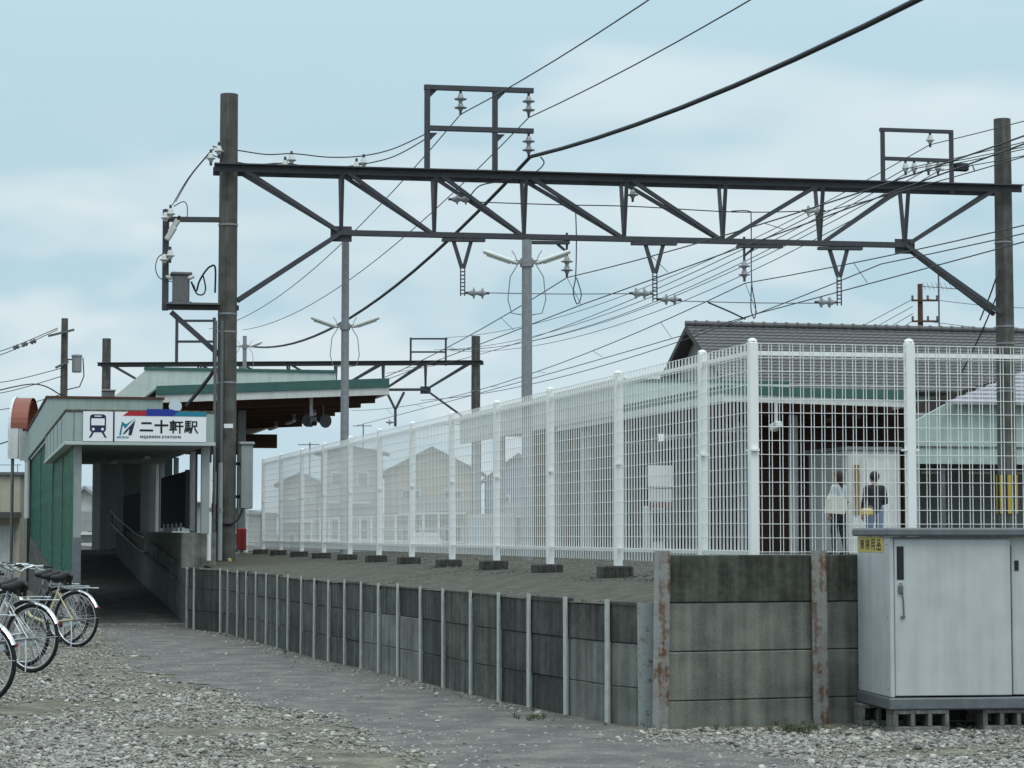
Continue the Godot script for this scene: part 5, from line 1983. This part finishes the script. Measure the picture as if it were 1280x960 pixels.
# ---------- storage cabinet ----------
func build_cabinet():
	var c0 := P(1114, 885, 15.7); c0.y = 0
	var rd := Vector3(.992, 0, -.128).normalized()
	var dd := Vector3(-.128, 0, -.992).normalized()
	var B := Basis(rd, Vector3.UP, -dd)
	var w := 1.80
	var dp := .80
	var t := thing("storage_cabinet", "pale grey steel storage cabinet with sliding doors standing on concrete blocks", "cabinet", c0)
	var at := func(x: float, y: float, z: float) -> Vector3: return c0 + rd * x + Vector3.UP * y + dd * z
	var pc := func(st: SurfaceTool, x0: float, x1: float, y0: float, y1: float, z0: float, z1: float, ch: float): cbox(st, at.call((x0 + x1) / 2, (y0 + y1) / 2, (z0 + z1) / 2), Vector3(x1 - x0, y1 - y0, z1 - z0), ch, B)
	var st := mb()
	pc.call(st, .0, .03, .235, 1.335, .0, dp, .006)
	part("side_panel", st, M.cabinet, t)
	st = mb()
	pc.call(st, w - .03, w, .235, 1.335, .0, dp, .006)
	part("side_panel", st, M.cabinet, t)
	st = mb()
	pc.call(st, .031, w - .031, .235, 1.335, dp - .03, dp, .004)
	part("back_panel", st, M.cabinet, t)
	st = mb()
	pc.call(st, -.012, w + .012, .150, .233, -.01, dp + .01, .01)
	part("base", st, M.cabinet_trim, t)
	st = mb()
	pc.call(st, -.035, w + .035, 1.337, 1.395, -.05, dp + .02, .012)
	part("roof", st, M.cabinet_trim, t)
	st = mb()
	pc.call(st, .031, w - .031, 1.27, 1.335, .035, .06, .004)
	part("door_track", st, M.cabinet, t)
	st = mb()
	pc.call(st, .034, .862, .245, 1.318, .004, .028, .005)
	var d1 := part("door", st, M.cabinet, t)
	st = mb()
	pc.call(st, .878, w - .034, .245, 1.318, .034, .056, .005)
	var d2 := part("door", st, M.cabinet, t)
	st = mb()
	pc.call(st, .052, .100, 1.04, 1.268, -.001, .006, .001)
	part("handle", st, M.board, d1)
	st = mb()
	pc.call(st, .060, .092, 1.05, 1.258, -.004, .0, .001)
	part("handle_recess", st, M.black, d1)
	st = mb()
	pc.call(st, .90, .93, 1.10, 1.17, .028, .036, .001)
	part("handle", st, M.board, d2)
	st = mb()
	pc.call(st, .058, .092, .945, 1.0, -.012, .002, .004)
	var lk: MeshInstance3D = part("padlock", st, M.galv_dark, d1)
	st = mb()
	var sh := []
	for i in 7: sh.append(at.call(.075 + cos(PI * i / 6) * .013, 1.0 + sin(PI * i / 6) * .025, -.004))
	tube(st, sh, .004, 6)
	part("shackle", st, M.chrome, lk)
	st = mb()
	tube(st, [at.call(.085, .96, -.008), at.call(.093, .88, -.008), at.call(.096, .79, -.006)], .005, 6)
	part("chain", st, M.galv_dark, d1)
	st = mb()
	pc.call(st, .074, .104, .775, .792, -.008, .002, .002)
	part("catch", st, M.galv_dark, d1)
	for q in [[.02, 1.28], [.02, .29], [.015, .78]]:
		for z in [.06, .74]:
			st = mb()
			cyl(st, at.call(-.003, q[1], z), at.call(.001, q[1], z), .006, -1, 8)
			part("screw", st, M.galv_dark, t)
	# yellow notice on the left side, read from the back edge forwards
	st = mb()
	pc.call(st, -.003, .0, 1.225, 1.333, .135, .765, .001)
	var pl := part("notice_plate", st, M.yellow, t, "yellow notice with four brown Japanese characters")
	var SEI := [[8, 12, 20, 24], [4, 38, 16, 50], [6, 96, 22, 62], [32, 14, 94, 14], [36, 28, 90, 28], [28, 42, 98, 42], [63, 2, 63, 42], [40, 54, 40, 97], [40, 54, 86, 54, 86, 97], [40, 68, 86, 68], [40, 82, 86, 82]]
	var SOU := [[4, 26, 34, 26], [20, 2, 20, 95, 10, 88], [2, 66, 34, 52], [44, 8, 88, 8, 88, 36, 44, 36], [42, 22, 88, 22], [40, 60, 40, 50, 97, 50, 97, 60], [48, 90, 48, 66, 88, 66, 88, 90], [68, 52, 68, 99]]
	var YOU := [[16, 6, 16, 70, 6, 97], [16, 6, 86, 6, 86, 94, 76, 97], [16, 34, 86, 34], [16, 62, 86, 62], [50, 6, 50, 94]]
	var HIN := [[28, 6, 74, 6, 74, 40, 28, 40, 28, 6], [6, 56, 44, 56, 44, 96, 6, 96, 6, 56], [56, 56, 94, 56, 94, 96, 56, 96, 56, 56]]
	st = mb()
	var tr := Transform3D(Basis(-dd, Vector3.UP, -rd), at.call(-.003, 1.225, .765))
	var ks := [SEI, SOU, YOU, HIN]
	for i in 4: strokes(st, ks[i], Vector2(.045 + i * .140, .016), .00112, .00076, [.0085, .0085, .0105, .0105][i], 0, .0012, tr)
	part("lettering", st, M.brown_ink, pl)
	# blocks
	for q in [[.02, .0, 0, "hollow concrete block under the front corner with the chain lock"], [.66, .02, 0, "hollow concrete block under the middle of the cabinet front"], [1.40, .0, 0, "hollow concrete block under the second door of the cabinet"], [-.05, .56, 1, "hollow concrete block under the back corner beside the concrete wall"]]:
		var o: Vector3 = at.call(q[0], 0, q[1])
		var k := thing("concrete_block", q[3], "block", o, "blocks under the cabinet")
		st = mb()
		var L := .39
		var D := .19
		var HT := .149
		var cb := func(x0: float, x1: float, y0: float, y1: float): cbox(st, o + rd * (x0 + x1) / 2 + Vector3.UP * (y0 + y1) / 2 + dd * D / 2, Vector3(x1 - x0, y1 - y0, D), .004, B)
		cb.call(0, L, .0, .036)
		cb.call(0, L, HT - .028, HT)
		for i in 4: cb.call(i * (L - .03) / 3, i * (L - .03) / 3 + .03, .0365, HT - .0285)
		part("block_body", st, M.block, k)

# ---------- bicycles ----------
func wheel(t: Node3D, c: Vector3, called: String):
	var R := .315
	var ring_pts := func(rr: float, n: int) -> Array:
		var a := []
		for i in n: a.append(c + Vector3(cos(TAU * i / n), sin(TAU * i / n), 0) * rr)
		return a
	var st := mb()
	tube(st, ring_pts.call(R, 40), .019, 8, false, true)
	var w := part(called, st, M.tyre, t)
	st = mb()
	tube(st, ring_pts.call(R - .022, 40), .010, 6, false, true)
	part("rim", st, M.chrome, w)
	st = mb()
	for i in 32:
		var a := TAU * i / 32
		var b := a + (.45 if i % 2 == 0 else -.45)
		var z := .025 if (i / 2) % 2 == 0 else -.025
		cyl(st, c + Vector3(cos(b) * .022, sin(b) * .022, z), c + Vector3(cos(a), sin(a), 0) * (R - .03), .0014, -1, 4)
	part("spokes", st, M.chrome, w, "", "stuff")
	st = mb()
	cyl(st, c + Vector3(0, 0, -.05), c + Vector3(0, 0, .05), .022, -1, 12)
	part("hub", st, M.galv, w)
func fender(t: Node3D, c: Vector3, a0: float, a1: float, m: Material):
	var st := mb()
	var n := 18
	var R := .352
	for i in n:
		var a := lerpf(a0, a1, float(i) / n)
		var b := lerpf(a0, a1, float(i + 1) / n)
		for q in [[-.028, .338, -.012, R], [-.012, R, .012, R], [.012, R, .028, .338]]:
			var A := c + Vector3(cos(a) * q[1], sin(a) * q[1], q[0])
			var Bb := c + Vector3(cos(a) * q[3], sin(a) * q[3], q[2])
			var Cc := c + Vector3(cos(b) * q[3], sin(b) * q[3], q[2])
			var D := c + Vector3(cos(b) * q[1], sin(b) * q[1], q[0])
			quad(st, A, D, Cc, Bb)
	part("fender", st, m, t)
func make_bike(label: String, frame: Material, fend: Material, basket: bool) -> Node3D:
	var t := thing("bicycle", label, "bicycle", Vector3.ZERO, "bicycles parked in the yard")
	off = Vector3.ZERO
	var rh := Vector3(0, .335, 0)
	var fh := Vector3(1.10, .335, 0)
	wheel(t, rh, "rear_wheel")
	wheel(t, fh, "front_wheel")
	var bb := Vector3(.46, .29, 0)
	var seat := Vector3(.28, .70, 0)
	var h1 := Vector3(.91, .78, 0)
	var h0 := Vector3(.955, .60, 0)
	var st := mb()
	cyl(st, h0, h1, .02, -1, 10)
	tube(st, [h0 + Vector3(-.01, .02, 0), Vector3(.70, .36, 0), bb], .019, 10)
	tube(st, [h1 + Vector3(.01, -.06, 0), Vector3(.64, .47, 0), Vector3(.40, .42, 0)], .014, 10)
	cyl(st, bb, seat, .016, -1, 10)
	for s in [-1, 1]:
		tube(st, [bb + Vector3(0, 0, s * .02), rh + Vector3(.08, -.01, s * .05), rh + Vector3(0, 0, s * .058)], .010, 8)
		tube(st, [seat + Vector3(0, -.05, s * .015), rh + Vector3(.06, .06, s * .055), rh + Vector3(0, 0, s * .058)], .008, 8)
	cyl(st, bb + Vector3(0, 0, -.04), bb + Vector3(0, 0, .04), .024, -1, 10)
	part("frame", st, frame, t)
	st = mb()
	for s in [-1, 1]:
		tube(st, [h0 + Vector3(.005, -.01, s * .02), h0 + Vector3(.03, -.08, s * .045), Vector3(1.04, .42, s * .05), fh + Vector3(0, 0, s * .05)], .011, 8)
	part("fork", st, frame, t)
	fender(t, rh, -.35, 2.7, fend)
	fender(t, fh, .75, 3.0, fend)
	st = mb()
	for s in [-1, 1]:
		tube(st, [rh + Vector3(0, 0, s * .06), Vector3(-.21, .60, s * .035)], .004, 6)
		tube(st, [rh + Vector3(0, 0, s * .06), Vector3(-.345, .36, s * .028)], .0035, 6)
	part("fender_stay", st, M.chrome, t)
	st = mb()
	cyl(st, seat, seat + Vector3(-.03, .10, 0), .013, -1, 8)
	part("seat_post", st, M.chrome, t)
	st = mb()
	var so := seat + Vector3(-.03, .13, 0)
	tube(st, [so + Vector3(-.145, .035, 0), so + Vector3(-.13, .025, 0), so + Vector3(-.08, .012, 0), so + Vector3(0, .0, 0), so + Vector3(.09, -.002, 0), so + Vector3(.145, -.006, 0), so + Vector3(.155, -.01, 0)], [.02, .06, .072, .055, .036, .03, .012], 12)
	for s in [-.045, .045]: cyl(st, so + Vector3(-.10, -.09, s), so + Vector3(-.10, -.02, s), .02, -1, 8)
	cyl(st, so + Vector3(-.10, -.08, 0), so + Vector3(.08, -.03, 0), .012, -1, 6)
	part("saddle", st, M.saddle, t)
	st = mb()
	for s in [-.055, .055]:
		tube(st, [Vector3(.14, .705, s * .8), Vector3(-.28, .715, s)], .007, 6)
		tube(st, [Vector3(-.12, .71, s), rh + Vector3(0, .02, s * 1.1)], .005, 6)
	for x in [.10, .0, -.10, -.20, -.28]: cyl(st, Vector3(x, .71, -.055), Vector3(x, .71, .055), .005, -1, 6)
	part("rear_rack", st, M.chrome, t)
	st = mb()
	cyl(st, h1, h1 + Vector3(-.035, .12, 0), .013, -1, 8)
	for s in [-1, 1]:
		var g := h1 + Vector3(-.035, .12, 0)
		tube(st, [g, g + Vector3(.05, .03, s * .10), g + Vector3(.02, .07, s * .22), g + Vector3(-.12, .07, s * .26), g + Vector3(-.20, .065, s * .265)], .0115, 8)
	var hb := part("handlebar", st, M.chrome, t)
	for s in [-1, 1]:
		st = mb()
		var g := h1 + Vector3(-.035, .12, 0)
		cyl(st, g + Vector3(-.13, .07, s * .261), g + Vector3(-.25, .06, s * .267), .016, -1, 10)
		part("grip", st, M.saddle, hb)
		st = mb()
		tube(st, [g + Vector3(-.02, .065, s * .235), g + Vector3(-.10, .03, s * .225), g + Vector3(-.18, .025, s * .23)], .006, 6)
		part("brake_lever", st, M.chrome, hb)
	if basket:
		st = mb()
		var o := Vector3(1.02, .66, 0)
		for i in 7:
			var y := .24 * i / 6.0
			var e := .0 + y * .2
			var pr := [o + Vector3(-.02 - e * .3, y, -.13 - e), o + Vector3(.20 + e, y, -.13 - e), o + Vector3(.20 + e, y, .13 + e), o + Vector3(-.02 - e * .3, y, .13 + e)]
			tube(st, pr, .003, 4, false, true)
		for i in 9:
			for s in [-1, 1]:
				var x := -.02 + .22 * i / 8.0
				cyl(st, o + Vector3(x, 0, s * .13), o + Vector3(x * 1.1, .24, s * .178), .0025, -1, 4)
				cyl(st, o + Vector3(.20 if s > 0 else -.02, 0, -.13 + .26 * i / 8.0), o + Vector3(.248 if s > 0 else -.034, .24, (-.13 + .26 * i / 8.0) * 1.37), .0025, -1, 4)
		part("basket", st, M.galv, t)
	st = mb()
	prism(st, PackedVector2Array([Vector2(-.04, .32), Vector2(.38, .365), Vector2(.50, .37), Vector2(.56, .31), Vector2(.52, .22), Vector2(.44, .20), Vector2(-.02, .29)]), .045, .062)
	part("chain_guard", st, fend, t)
	st = mb()
	cyl(st, bb + Vector3(0, 0, .05), bb + Vector3(.11, -.12, .075), .010, -1, 8)
	cyl(st, bb + Vector3(0, 0, -.05), bb + Vector3(-.11, .12, -.075), .010, -1, 8)
	var cr := part("crank", st, M.chrome, t)
	for s in [-1, 1]:
		st = mb()
		cbox(st, bb + Vector3(.11 * s, -.12 * s, .12 * s), Vector3(.09, .02, .07), .006)
		part("pedal", st, M.saddle, cr)
	st = mb()
	tube(st, [rh + Vector3(.02, -.02, .07), rh + Vector3(-.02, -.18, .10), Vector3(-.035, .01, .12)], .008, 6)
	tube(st, [rh + Vector3(.02, -.02, -.07), rh + Vector3(-.02, -.18, -.10), Vector3(-.035, .01, -.12)], .008, 6)
	part("kickstand", st, M.chrome, t)
	st = mb()
	cyl(st, Vector3(-.325, .48, 0), Vector3(-.338, .483, 0), .014, -1, 10)
	part("reflector", st, M.brick_red, t)
	return t
func build_bicycles():
	var cream := mat(Color(.74, .70, .56), .4)
	var silver := mat(Color(.68, .69, .70), .3, .6)
	var dark := mat(Color(.10, .10, .12), .4)
	var white := mat(Color(.80, .81, .80), .4)
	var rows := [[94, 809.5, "cream framed bicycle with rear rack parked by the ramp foot", cream, M.chrome, false, .50], [83, 805, "black framed bicycle parked beside the cream one", dark, dark, true, .46], [38.5, 841, "silver bicycle with a bright rear fender parked behind the black front tyre", silver, M.chrome, false, .50], [30, 833, "white framed bicycle parked close beside the silver one", white, M.galv, true, .54], [-25, 882, "dark bicycle with a chrome rear fender, parked farthest from the ramp", dark, M.chrome, false, .42], [72, 799, "grey bicycle with a basket parked next to the green screens", M.galv_dark, M.galv, true, .5]]
	for q in rows:
		var b := make_bike(q[2], q[3], q[4], q[5])
		var p := G(q[0], q[1])
		var f := Vector3(-cos(q[6]), 0, -sin(q[6]))
		b.transform = Transform3D(Basis(f, Vector3.UP, f.cross(Vector3.UP)) * Basis(Vector3.RIGHT, .035), p)

# ---------- people ----------
func nets(st: SurfaceTool, bones: Array, cell: float, lo: Vector3, hi: Vector3, k: float, tr: Transform3D):   # surface nets of a smooth union of tapered capsules: [a, b, ra, rb, colour]
	var n := Vector3i(((hi - lo) / cell).ceil()) + Vector3i.ONE
	var val := PackedFloat32Array()
	val.resize(n.x * n.y * n.z)
	var field := func(p: Vector3) -> float:
		var acc := 0.0
		var best := 1e9
		for b in bones:
			var pa: Vector3 = p - b[0]
			var ba: Vector3 = b[1] - b[0]
			var h: float = clampf(pa.dot(ba) / max(ba.length_squared(), 1e-8), 0, 1)
			var d: float = (pa - ba * h).length() - lerpf(b[2], b[3], h)
			best = min(best, d)
			if d < .2: acc += exp(-d / k)
		return -k * log(acc) if acc > 0 else best
	for z in n.z:
		for y in n.y:
			for x in n.x:
				val[x + n.x * (y + n.y * z)] = field.call(lo + Vector3(x, y, z) * cell)
	var vid := {}
	var verts := []
	var norms := []
	var cols := []
	for z in n.z - 1:
		for y in n.y - 1:
			for x in n.x - 1:
				var c := []
				var neg := 0
				for i in 8:
					var v := val[(x + (i & 1)) + n.x * ((y + ((i >> 1) & 1)) + n.y * (z + (i >> 2)))]
					c.append(v)
					if v < 0: neg += 1
				if neg == 0 or neg == 8: continue
				var sum := Vector3.ZERO
				var m := 0
				for e in [[0, 1], [2, 3], [4, 5], [6, 7], [0, 2], [1, 3], [4, 6], [5, 7], [0, 4], [1, 5], [2, 6], [3, 7]]:
					if (c[e[0]] < 0) == (c[e[1]] < 0): continue
					var f: float = c[e[0]] / (c[e[0]] - c[e[1]])
					var a := Vector3(e[0] & 1, (e[0] >> 1) & 1, e[0] >> 2)
					var b := Vector3(e[1] & 1, (e[1] >> 1) & 1, e[1] >> 2)
					sum += a.lerp(b, f)
					m += 1
				var p := lo + (Vector3(x, y, z) + sum / m) * cell
				vid[x + n.x * (y + n.y * z)] = verts.size()
				verts.append(p)
				var ee := cell * .5
				norms.append(Vector3(field.call(p + Vector3(ee, 0, 0)) - field.call(p - Vector3(ee, 0, 0)), field.call(p + Vector3(0, ee, 0)) - field.call(p - Vector3(0, ee, 0)), field.call(p + Vector3(0, 0, ee)) - field.call(p - Vector3(0, 0, ee))).normalized())
				var bd := 1e9
				var bc := Color.WHITE
				for b in bones:
					var pa: Vector3 = p - b[0]
					var ba: Vector3 = b[1] - b[0]
					var h: float = clampf(pa.dot(ba) / max(ba.length_squared(), 1e-8), 0, 1)
					var d: float = (pa - ba * h).length() - lerpf(b[2], b[3], h)
					if d < bd:
						bd = d; bc = b[4]
				cols.append(bc)
	var put := func(i: int):
		st.set_color(cols[i]); st.set_normal(tr.basis * norms[i]); st.add_vertex(tr * verts[i] - off)
	var strides := [1, n.x, n.x * n.y]
	for z in range(1, n.z - 1):
		for y in range(1, n.y - 1):
			for x in range(1, n.x - 1):
				var id := x + n.x * (y + n.y * z)
				for ax in 3:
					var v0 := val[id]
					var v1 := val[id + strides[ax]]
					if (v0 < 0) == (v1 < 0): continue
					var s1: int = strides[(ax + 1) % 3]
					var s2: int = strides[(ax + 2) % 3]
					var q := [id - s1 - s2, id - s2, id, id - s1]
					if not (vid.has(q[0]) and vid.has(q[1]) and vid.has(q[2]) and vid.has(q[3])): continue
					var i := [vid[q[0]], vid[q[1]], vid[q[2]], vid[q[3]]]
					if v0 < 0: i.reverse()
					for j in [0, 1, 2, 0, 2, 3]: put.call(i[j])
func hand_bones(w: Vector3, dir: Vector3, palm_n: Vector3, skin: Color, curl := .5) -> Array:
	var side := dir.cross(palm_n).normalized()
	var a := [[w, w + dir * .075, .020, .022, skin], [w + side * .012, w + dir * .07 + side * .024, .017, .017, skin], [w - side * .012, w + dir * .07 - side * .024, .017, .017, skin]]
	var ln := [.062, .072, .076, .068, .052]
	for i in 4:
		var o := w + dir * .085 + side * (.030 - i * .020)
		var m: Vector3 = o + (dir * cos(curl) + palm_n * sin(curl)) * ln[i + 1] * .5
		var e: Vector3 = m + (dir * cos(curl * 2.2) + palm_n * sin(curl * 2.2)) * ln[i + 1] * .5
		a.append([o, m, .0095, .0088, skin])
		a.append([m, e, .0088, .0075, skin])
	var th := w + dir * .025 + side * .03
	var tm := th + (dir * .7 + side * .6 + palm_n * .3).normalized() * .035
	a.append([th, tm, .012, .010, skin])
	a.append([tm, tm + (dir * .9 + side * .1 + palm_n * .4).normalized() * .03, .010, .008, skin])
	return a
func person(label: String, at: Vector3, turn: float, height: float, top: Color, legs: Color, hair: Color, hold: float, female: bool) -> Node3D:
	# the figure faces +z; hold raises the right forearm
	var t := thing("person", label, "person", at, "")
	var k := height / 1.62
	var skin := Color(.42, .27, .20)
	var shoe := Color(.05, .05, .05)
	var tr := Transform3D(Basis(Vector3.UP, turn).scaled(Vector3(k, k, k)), at)
	var sw := .17 if female else .185
	var b := []
	b.append([Vector3(0, .93, 0), Vector3(0, 1.08, .005), .125, .115, top])
	b.append([Vector3(-.06, 1.0, 0), Vector3(-.07, 1.25, .01), .095, .105, top])
	b.append([Vector3(.06, 1.0, 0), Vector3(.07, 1.25, .01), .095, .105, top])
	b.append([Vector3(-sw + .04, 1.31, -.01), Vector3(sw - .04, 1.31, -.01), .065, .065, top])
	b.append([Vector3(0, 1.33, -.005), Vector3(0, 1.44, .015), .052, .048, skin])
	b.append([Vector3(0, 1.50, .02), Vector3(0, 1.54, .012), .074, .080, skin])
	b.append([Vector3(0, 1.445, .045), Vector3(0, 1.50, .04), .045, .06, skin])
	b.append([Vector3(0, 1.505, .10), Vector3(0, 1.475, .112), .010, .014, skin])
	for s in [-1, 1]: b.append([Vector3(s * .076, 1.50, .012), Vector3(s * .078, 1.475, .012), .014, .010, skin])
	b.append([Vector3(0, 1.56, -.015), Vector3(0, 1.545, -.03), .088, .088, hair])
	b.append([Vector3(0, 1.585, .03), Vector3(0, 1.56, .0), .062, .08, hair])
	if female: b.append([Vector3(0, 1.50, -.05), Vector3(0, 1.38, -.065), .075, .055, hair])
	var hips := [Vector3(-.085, .88, 0), Vector3(.085, .88, 0)]
	for i in 2:
		var s: float = [-1, 1][i]
		b.append([hips[i] + Vector3(0, .02, 0), Vector3(s * .095, .48, .015 + .03 * s), .098, .066, legs])
		b.append([Vector3(s * .095, .48, .015 + .03 * s), Vector3(s * .10, .09, -.02 + .06 * s), .064, .046, legs])
		b.append([Vector3(s * .10, .045, -.05 + .06 * s), Vector3(s * .115, .035, .11 + .06 * s), .042, .036, shoe])
	var hands := []
	for i in 2:
		var s: float = [-1, 1][i]
		var sh := Vector3(s * sw, 1.305, -.01)
		var el := Vector3(s * (sw + .06), 1.03, -.03)
		var wr := Vector3(s * (sw + .05), .80, .05)
		if s * hold > 0:
			el = Vector3(s * (sw + .05), 1.05, -.02)
			wr = Vector3(s * (sw + .02), 1.0, .20)
		b.append([sh, el, .052, .042, top])
		b.append([el, el.lerp(wr, .35), .041, .038, top])
		b.append([el.lerp(wr, .3), wr, .036, .027, skin])
		hands.append([wr, (wr - el).normalized(), s])
	var st := mb()
	nets(st, b, .022, Vector3(-.36, -.02, -.22), Vector3(.36, 1.70, .34), .012, tr)
	for hd in hands:
		var w: Vector3 = hd[0]
		var hb := hand_bones(w, hd[1], Vector3(-hd[2], 0, 0) if abs(hd[1].y) > .5 else Vector3.DOWN, skin)
		nets(st, hb, .006, w - Vector3(.09, .20, .09), w + Vector3(.09, .05, .20), .003, tr)
	part("body", st, M.skin_mesh, t)
	return t
func build_people():
	var z := 43.0
	var a := P(1049, 690, z); a.y = .952
	person("person in a pale checked shirt and dark trousers carrying a white bag on the platform", a, -2.4, 1.57, Color(.36, .40, .44), Color(.03, .035, .05), Color(.03, .022, .018), -1.0, true)
	var bag := P(1044, 630, z - .25)
	var t := thing("shoulder_bag", "large white cloth bag held by the person in the checked shirt", "bag", bag)
	var st := mb()
	var B := Basis(Vector3.UP, .25)
	prism(st, PackedVector2Array([Vector2(-.20, -.17), Vector2(.16, -.19), Vector2(.20, -.05), Vector2(.19, .10), Vector2(.05, .14), Vector2(-.10, .19), Vector2(-.15, .10)]), -.07, .07, Transform3D(B, bag))
	part("bag_body", st, mat(Color(.76, .755, .72), .85), t)
	st = mb()
	tube(st, [bag + Vector3(-.10, .18, 0), bag + Vector3(-.04, .36, -.02), bag + Vector3(.06, .36, -.04), bag + Vector3(.14, .10, 0)], .012, 6)
	part("strap", st, mat(Color(.80, .79, .74), .85), t)
	a = P(1094, 690, z); a.y = .952
	person("person in a black top and pale blue jeans seen from behind on the platform", a, PI + .25, 1.56, Color(.018, .018, .022), Color(.17, .22, .29), Color(.02, .017, .015), -1.0, false)
	bag = P(1084, 640, z - .3)
	t = thing("handbag", "small yellowish bag held by the person in the black top", "bag", bag)
	st = mb()
	cbox(st, bag, Vector3(.22, .14, .10), .03, Basis(Vector3.UP, .3))
	part("bag_body", st, mat(Color(.78, .68, .42), .8), t)
	st = mb()
	tube(st, [bag + Vector3(-.08, .07, 0), bag + Vector3(-.05, .15, .0), bag + Vector3(.05, .15, .0), bag + Vector3(.08, .07, 0)], .008, 6)
	part("strap", st, mat(Color(.40, .30, .16), .8), t)

# ---------- odds and ends ----------
func build_small():
	# control cabinet at the left pole
	var a := gp(308, 556)
	var b := gp(308, 636)
	var o := Vector3(a.x, b.y, a.z)
	var t := thing("control_cabinet", "narrow pale grey control cabinet fixed beside the left concrete pole", "cabinet", o)
	var st := mb()
	cbox(st, (a + b) / 2, Vector3(.20, a.y - b.y, .22), .012, track_basis())
	part("housing", st, M.gray_wall, t)
	st = mb()
	cbox(st, a + Vector3(0, .02, 0), Vector3(.25, .05, .27), .012, track_basis())
	part("hood", st, M.gray_wall, t)
	st = mb()
	for hh in [.2, .75]:
		st = mb()
		bar(st, Vector3(a.x - .1, b.y + hh, a.z - .02), Vector3(gl.x + .12, b.y + hh, gl.z), .05, .05)
		part("bracket", st, M.black, t)
	# guard sleeve round the right pole
	t = thing("pole_guard", "yellow and black striped guard sleeve round the right concrete pole", "guard", gr + Vector3.UP * 1.7)
	var y0 := H(642, 40.3)
	var y1 := H(594, 40.3)
	for i in 16:
		st = mb()
		var an := TAU * i / 16
		var n := Vector3(cos(an), 0, sin(an))
		box(st, gr + n * .181 + Vector3.UP * (y0 + y1) / 2, Vector3(.069, y1 - y0, .012), Basis(Vector3.UP.cross(n), Vector3.UP, n))
		part("stripe", st, M.guard_yellow if i % 2 == 0 else M.black, t)
	# number plate and foot caps of the left pole
	var fr := LS_dir(-.25, -1).normalized()
	off = gp(287, 533) + fr * .17
	st = mb()
	box(st, off, Vector3(.15, .07, .006), Basis(Vector3.UP, TRACK_TURN - .2))
	solo("number_plate", st, M.sign_white, "small blank white plate on the left concrete pole", "plate")
	for q in [[269, 686], [290, 700]]:
		off = gp(q[0], q[1]) + fr * .2
		st = mb()
		cbox(st, off, Vector3(.06, .06, .06), .012)
		tube(st, [off + Vector3(0, -.03, 0), Vector3(off.x, .85, off.z)], .022, 8)
		solo("marker_peg", st, M.yellow, "small ochre capped peg at the foot of the left concrete pole", "peg", "pegs at the pole foot")
	# floodlight on the canopy roof beside the pole
	o = P(219, 508, 36.5)
	t = thing("floodlight", "small silver floodlight on the canopy roof beside the concrete pole", "floodlight", o)
	st = mb()
	lathe(st, o, Vector3(.25, .1, 1).normalized(), [[-.10, .03], [-.05, .06], [.0, .10], [.02, .105]], 14)
	part("reflector", st, M.chrome, t)
	st = mb()
	cyl(st, o + Vector3(0, -.02, -.05), Vector3(o.x, 3.16, o.z - .05), .015, -1, 8)
	part("stem", st, M.galv, t)
	# vent box on the hall roof
	o = T(2.6, 44.5, 3.90)
	t = thing("roof_box", "small grey service box on the station hall roof", "box", o)
	st = mb()
	cbox(st, o + Vector3(0, .10, 0), Vector3(.22, .2, .3), .01, track_basis())
	part("housing", st, M.galv_dark, t)
	st = mb()
	cbox(st, o + Vector3(0, .215, 0), Vector3(.26, .03, .34), .006, track_basis())
	part("lid", st, M.galv, t)
	# weeds along the walls
	var blade := mb()
	off = Vector3.ZERO
	for i in 6:
		var an := TAU * i / 6 + .3
		var d := Vector3(cos(an), 0, sin(an))
		var sd := Vector3(-d.z, 0, d.x) * .006
		var p0 := d * .01
		var p1 := d * .03 + Vector3.UP * .05
		var p2 := d * .075 + Vector3.UP * .075
		quad(blade, p0 - sd, p0 + sd, p1 + sd * .8, p1 - sd * .8)
		tri(blade, p1 - sd * .8, p1 + sd * .8, p2)
	var tuft := blade.commit()
	var r := RandomNumberGenerator.new()
	r.seed = 77
	var pts := []
	for q in [[1000, 913, 16, 7, 60], [975, 914, 22, 6, 25], [672, 899, 16, 4, 22], [900, 914, 60, 4, 12]]:
		for i in q[4]: pts.append(G(q[0] + r.randfn() * q[2], q[1] + r.randfn() * q[3] * .4))
	for w in wall_px:
		for i in 1: pts.append(G(w[0] + r.randfn() * 8, w[1] + 2.5 + abs(r.randfn()) * 2.0))
	var mm := MultiMesh.new()
	mm.transform_format = MultiMesh.TRANSFORM_3D
	mm.use_colors = true
	mm.mesh = tuft
	mm.instance_count = pts.size()
	for i in pts.size():
		var s := r.randf_range(.25, .7)
		mm.set_instance_transform(i, Transform3D(Basis(Vector3.UP, r.randf() * TAU).scaled(Vector3(s, s * r.randf_range(.6, 1.2), s)), pts[i]))
		var g := r.randf_range(.6, 1.2)
		mm.set_instance_color(i, Color(.085 * g, .10 * g, .05 * g))
	var o2 := MultiMeshInstance3D.new()
	o2.name = "weeds"
	o2.multimesh = mm
	o2.material_override = M.stone
	add_child(o2)
	o2.set_meta("kind", "stuff")
	meta(o2, "sparse green weeds growing at the foot of the concrete walls", "weeds")
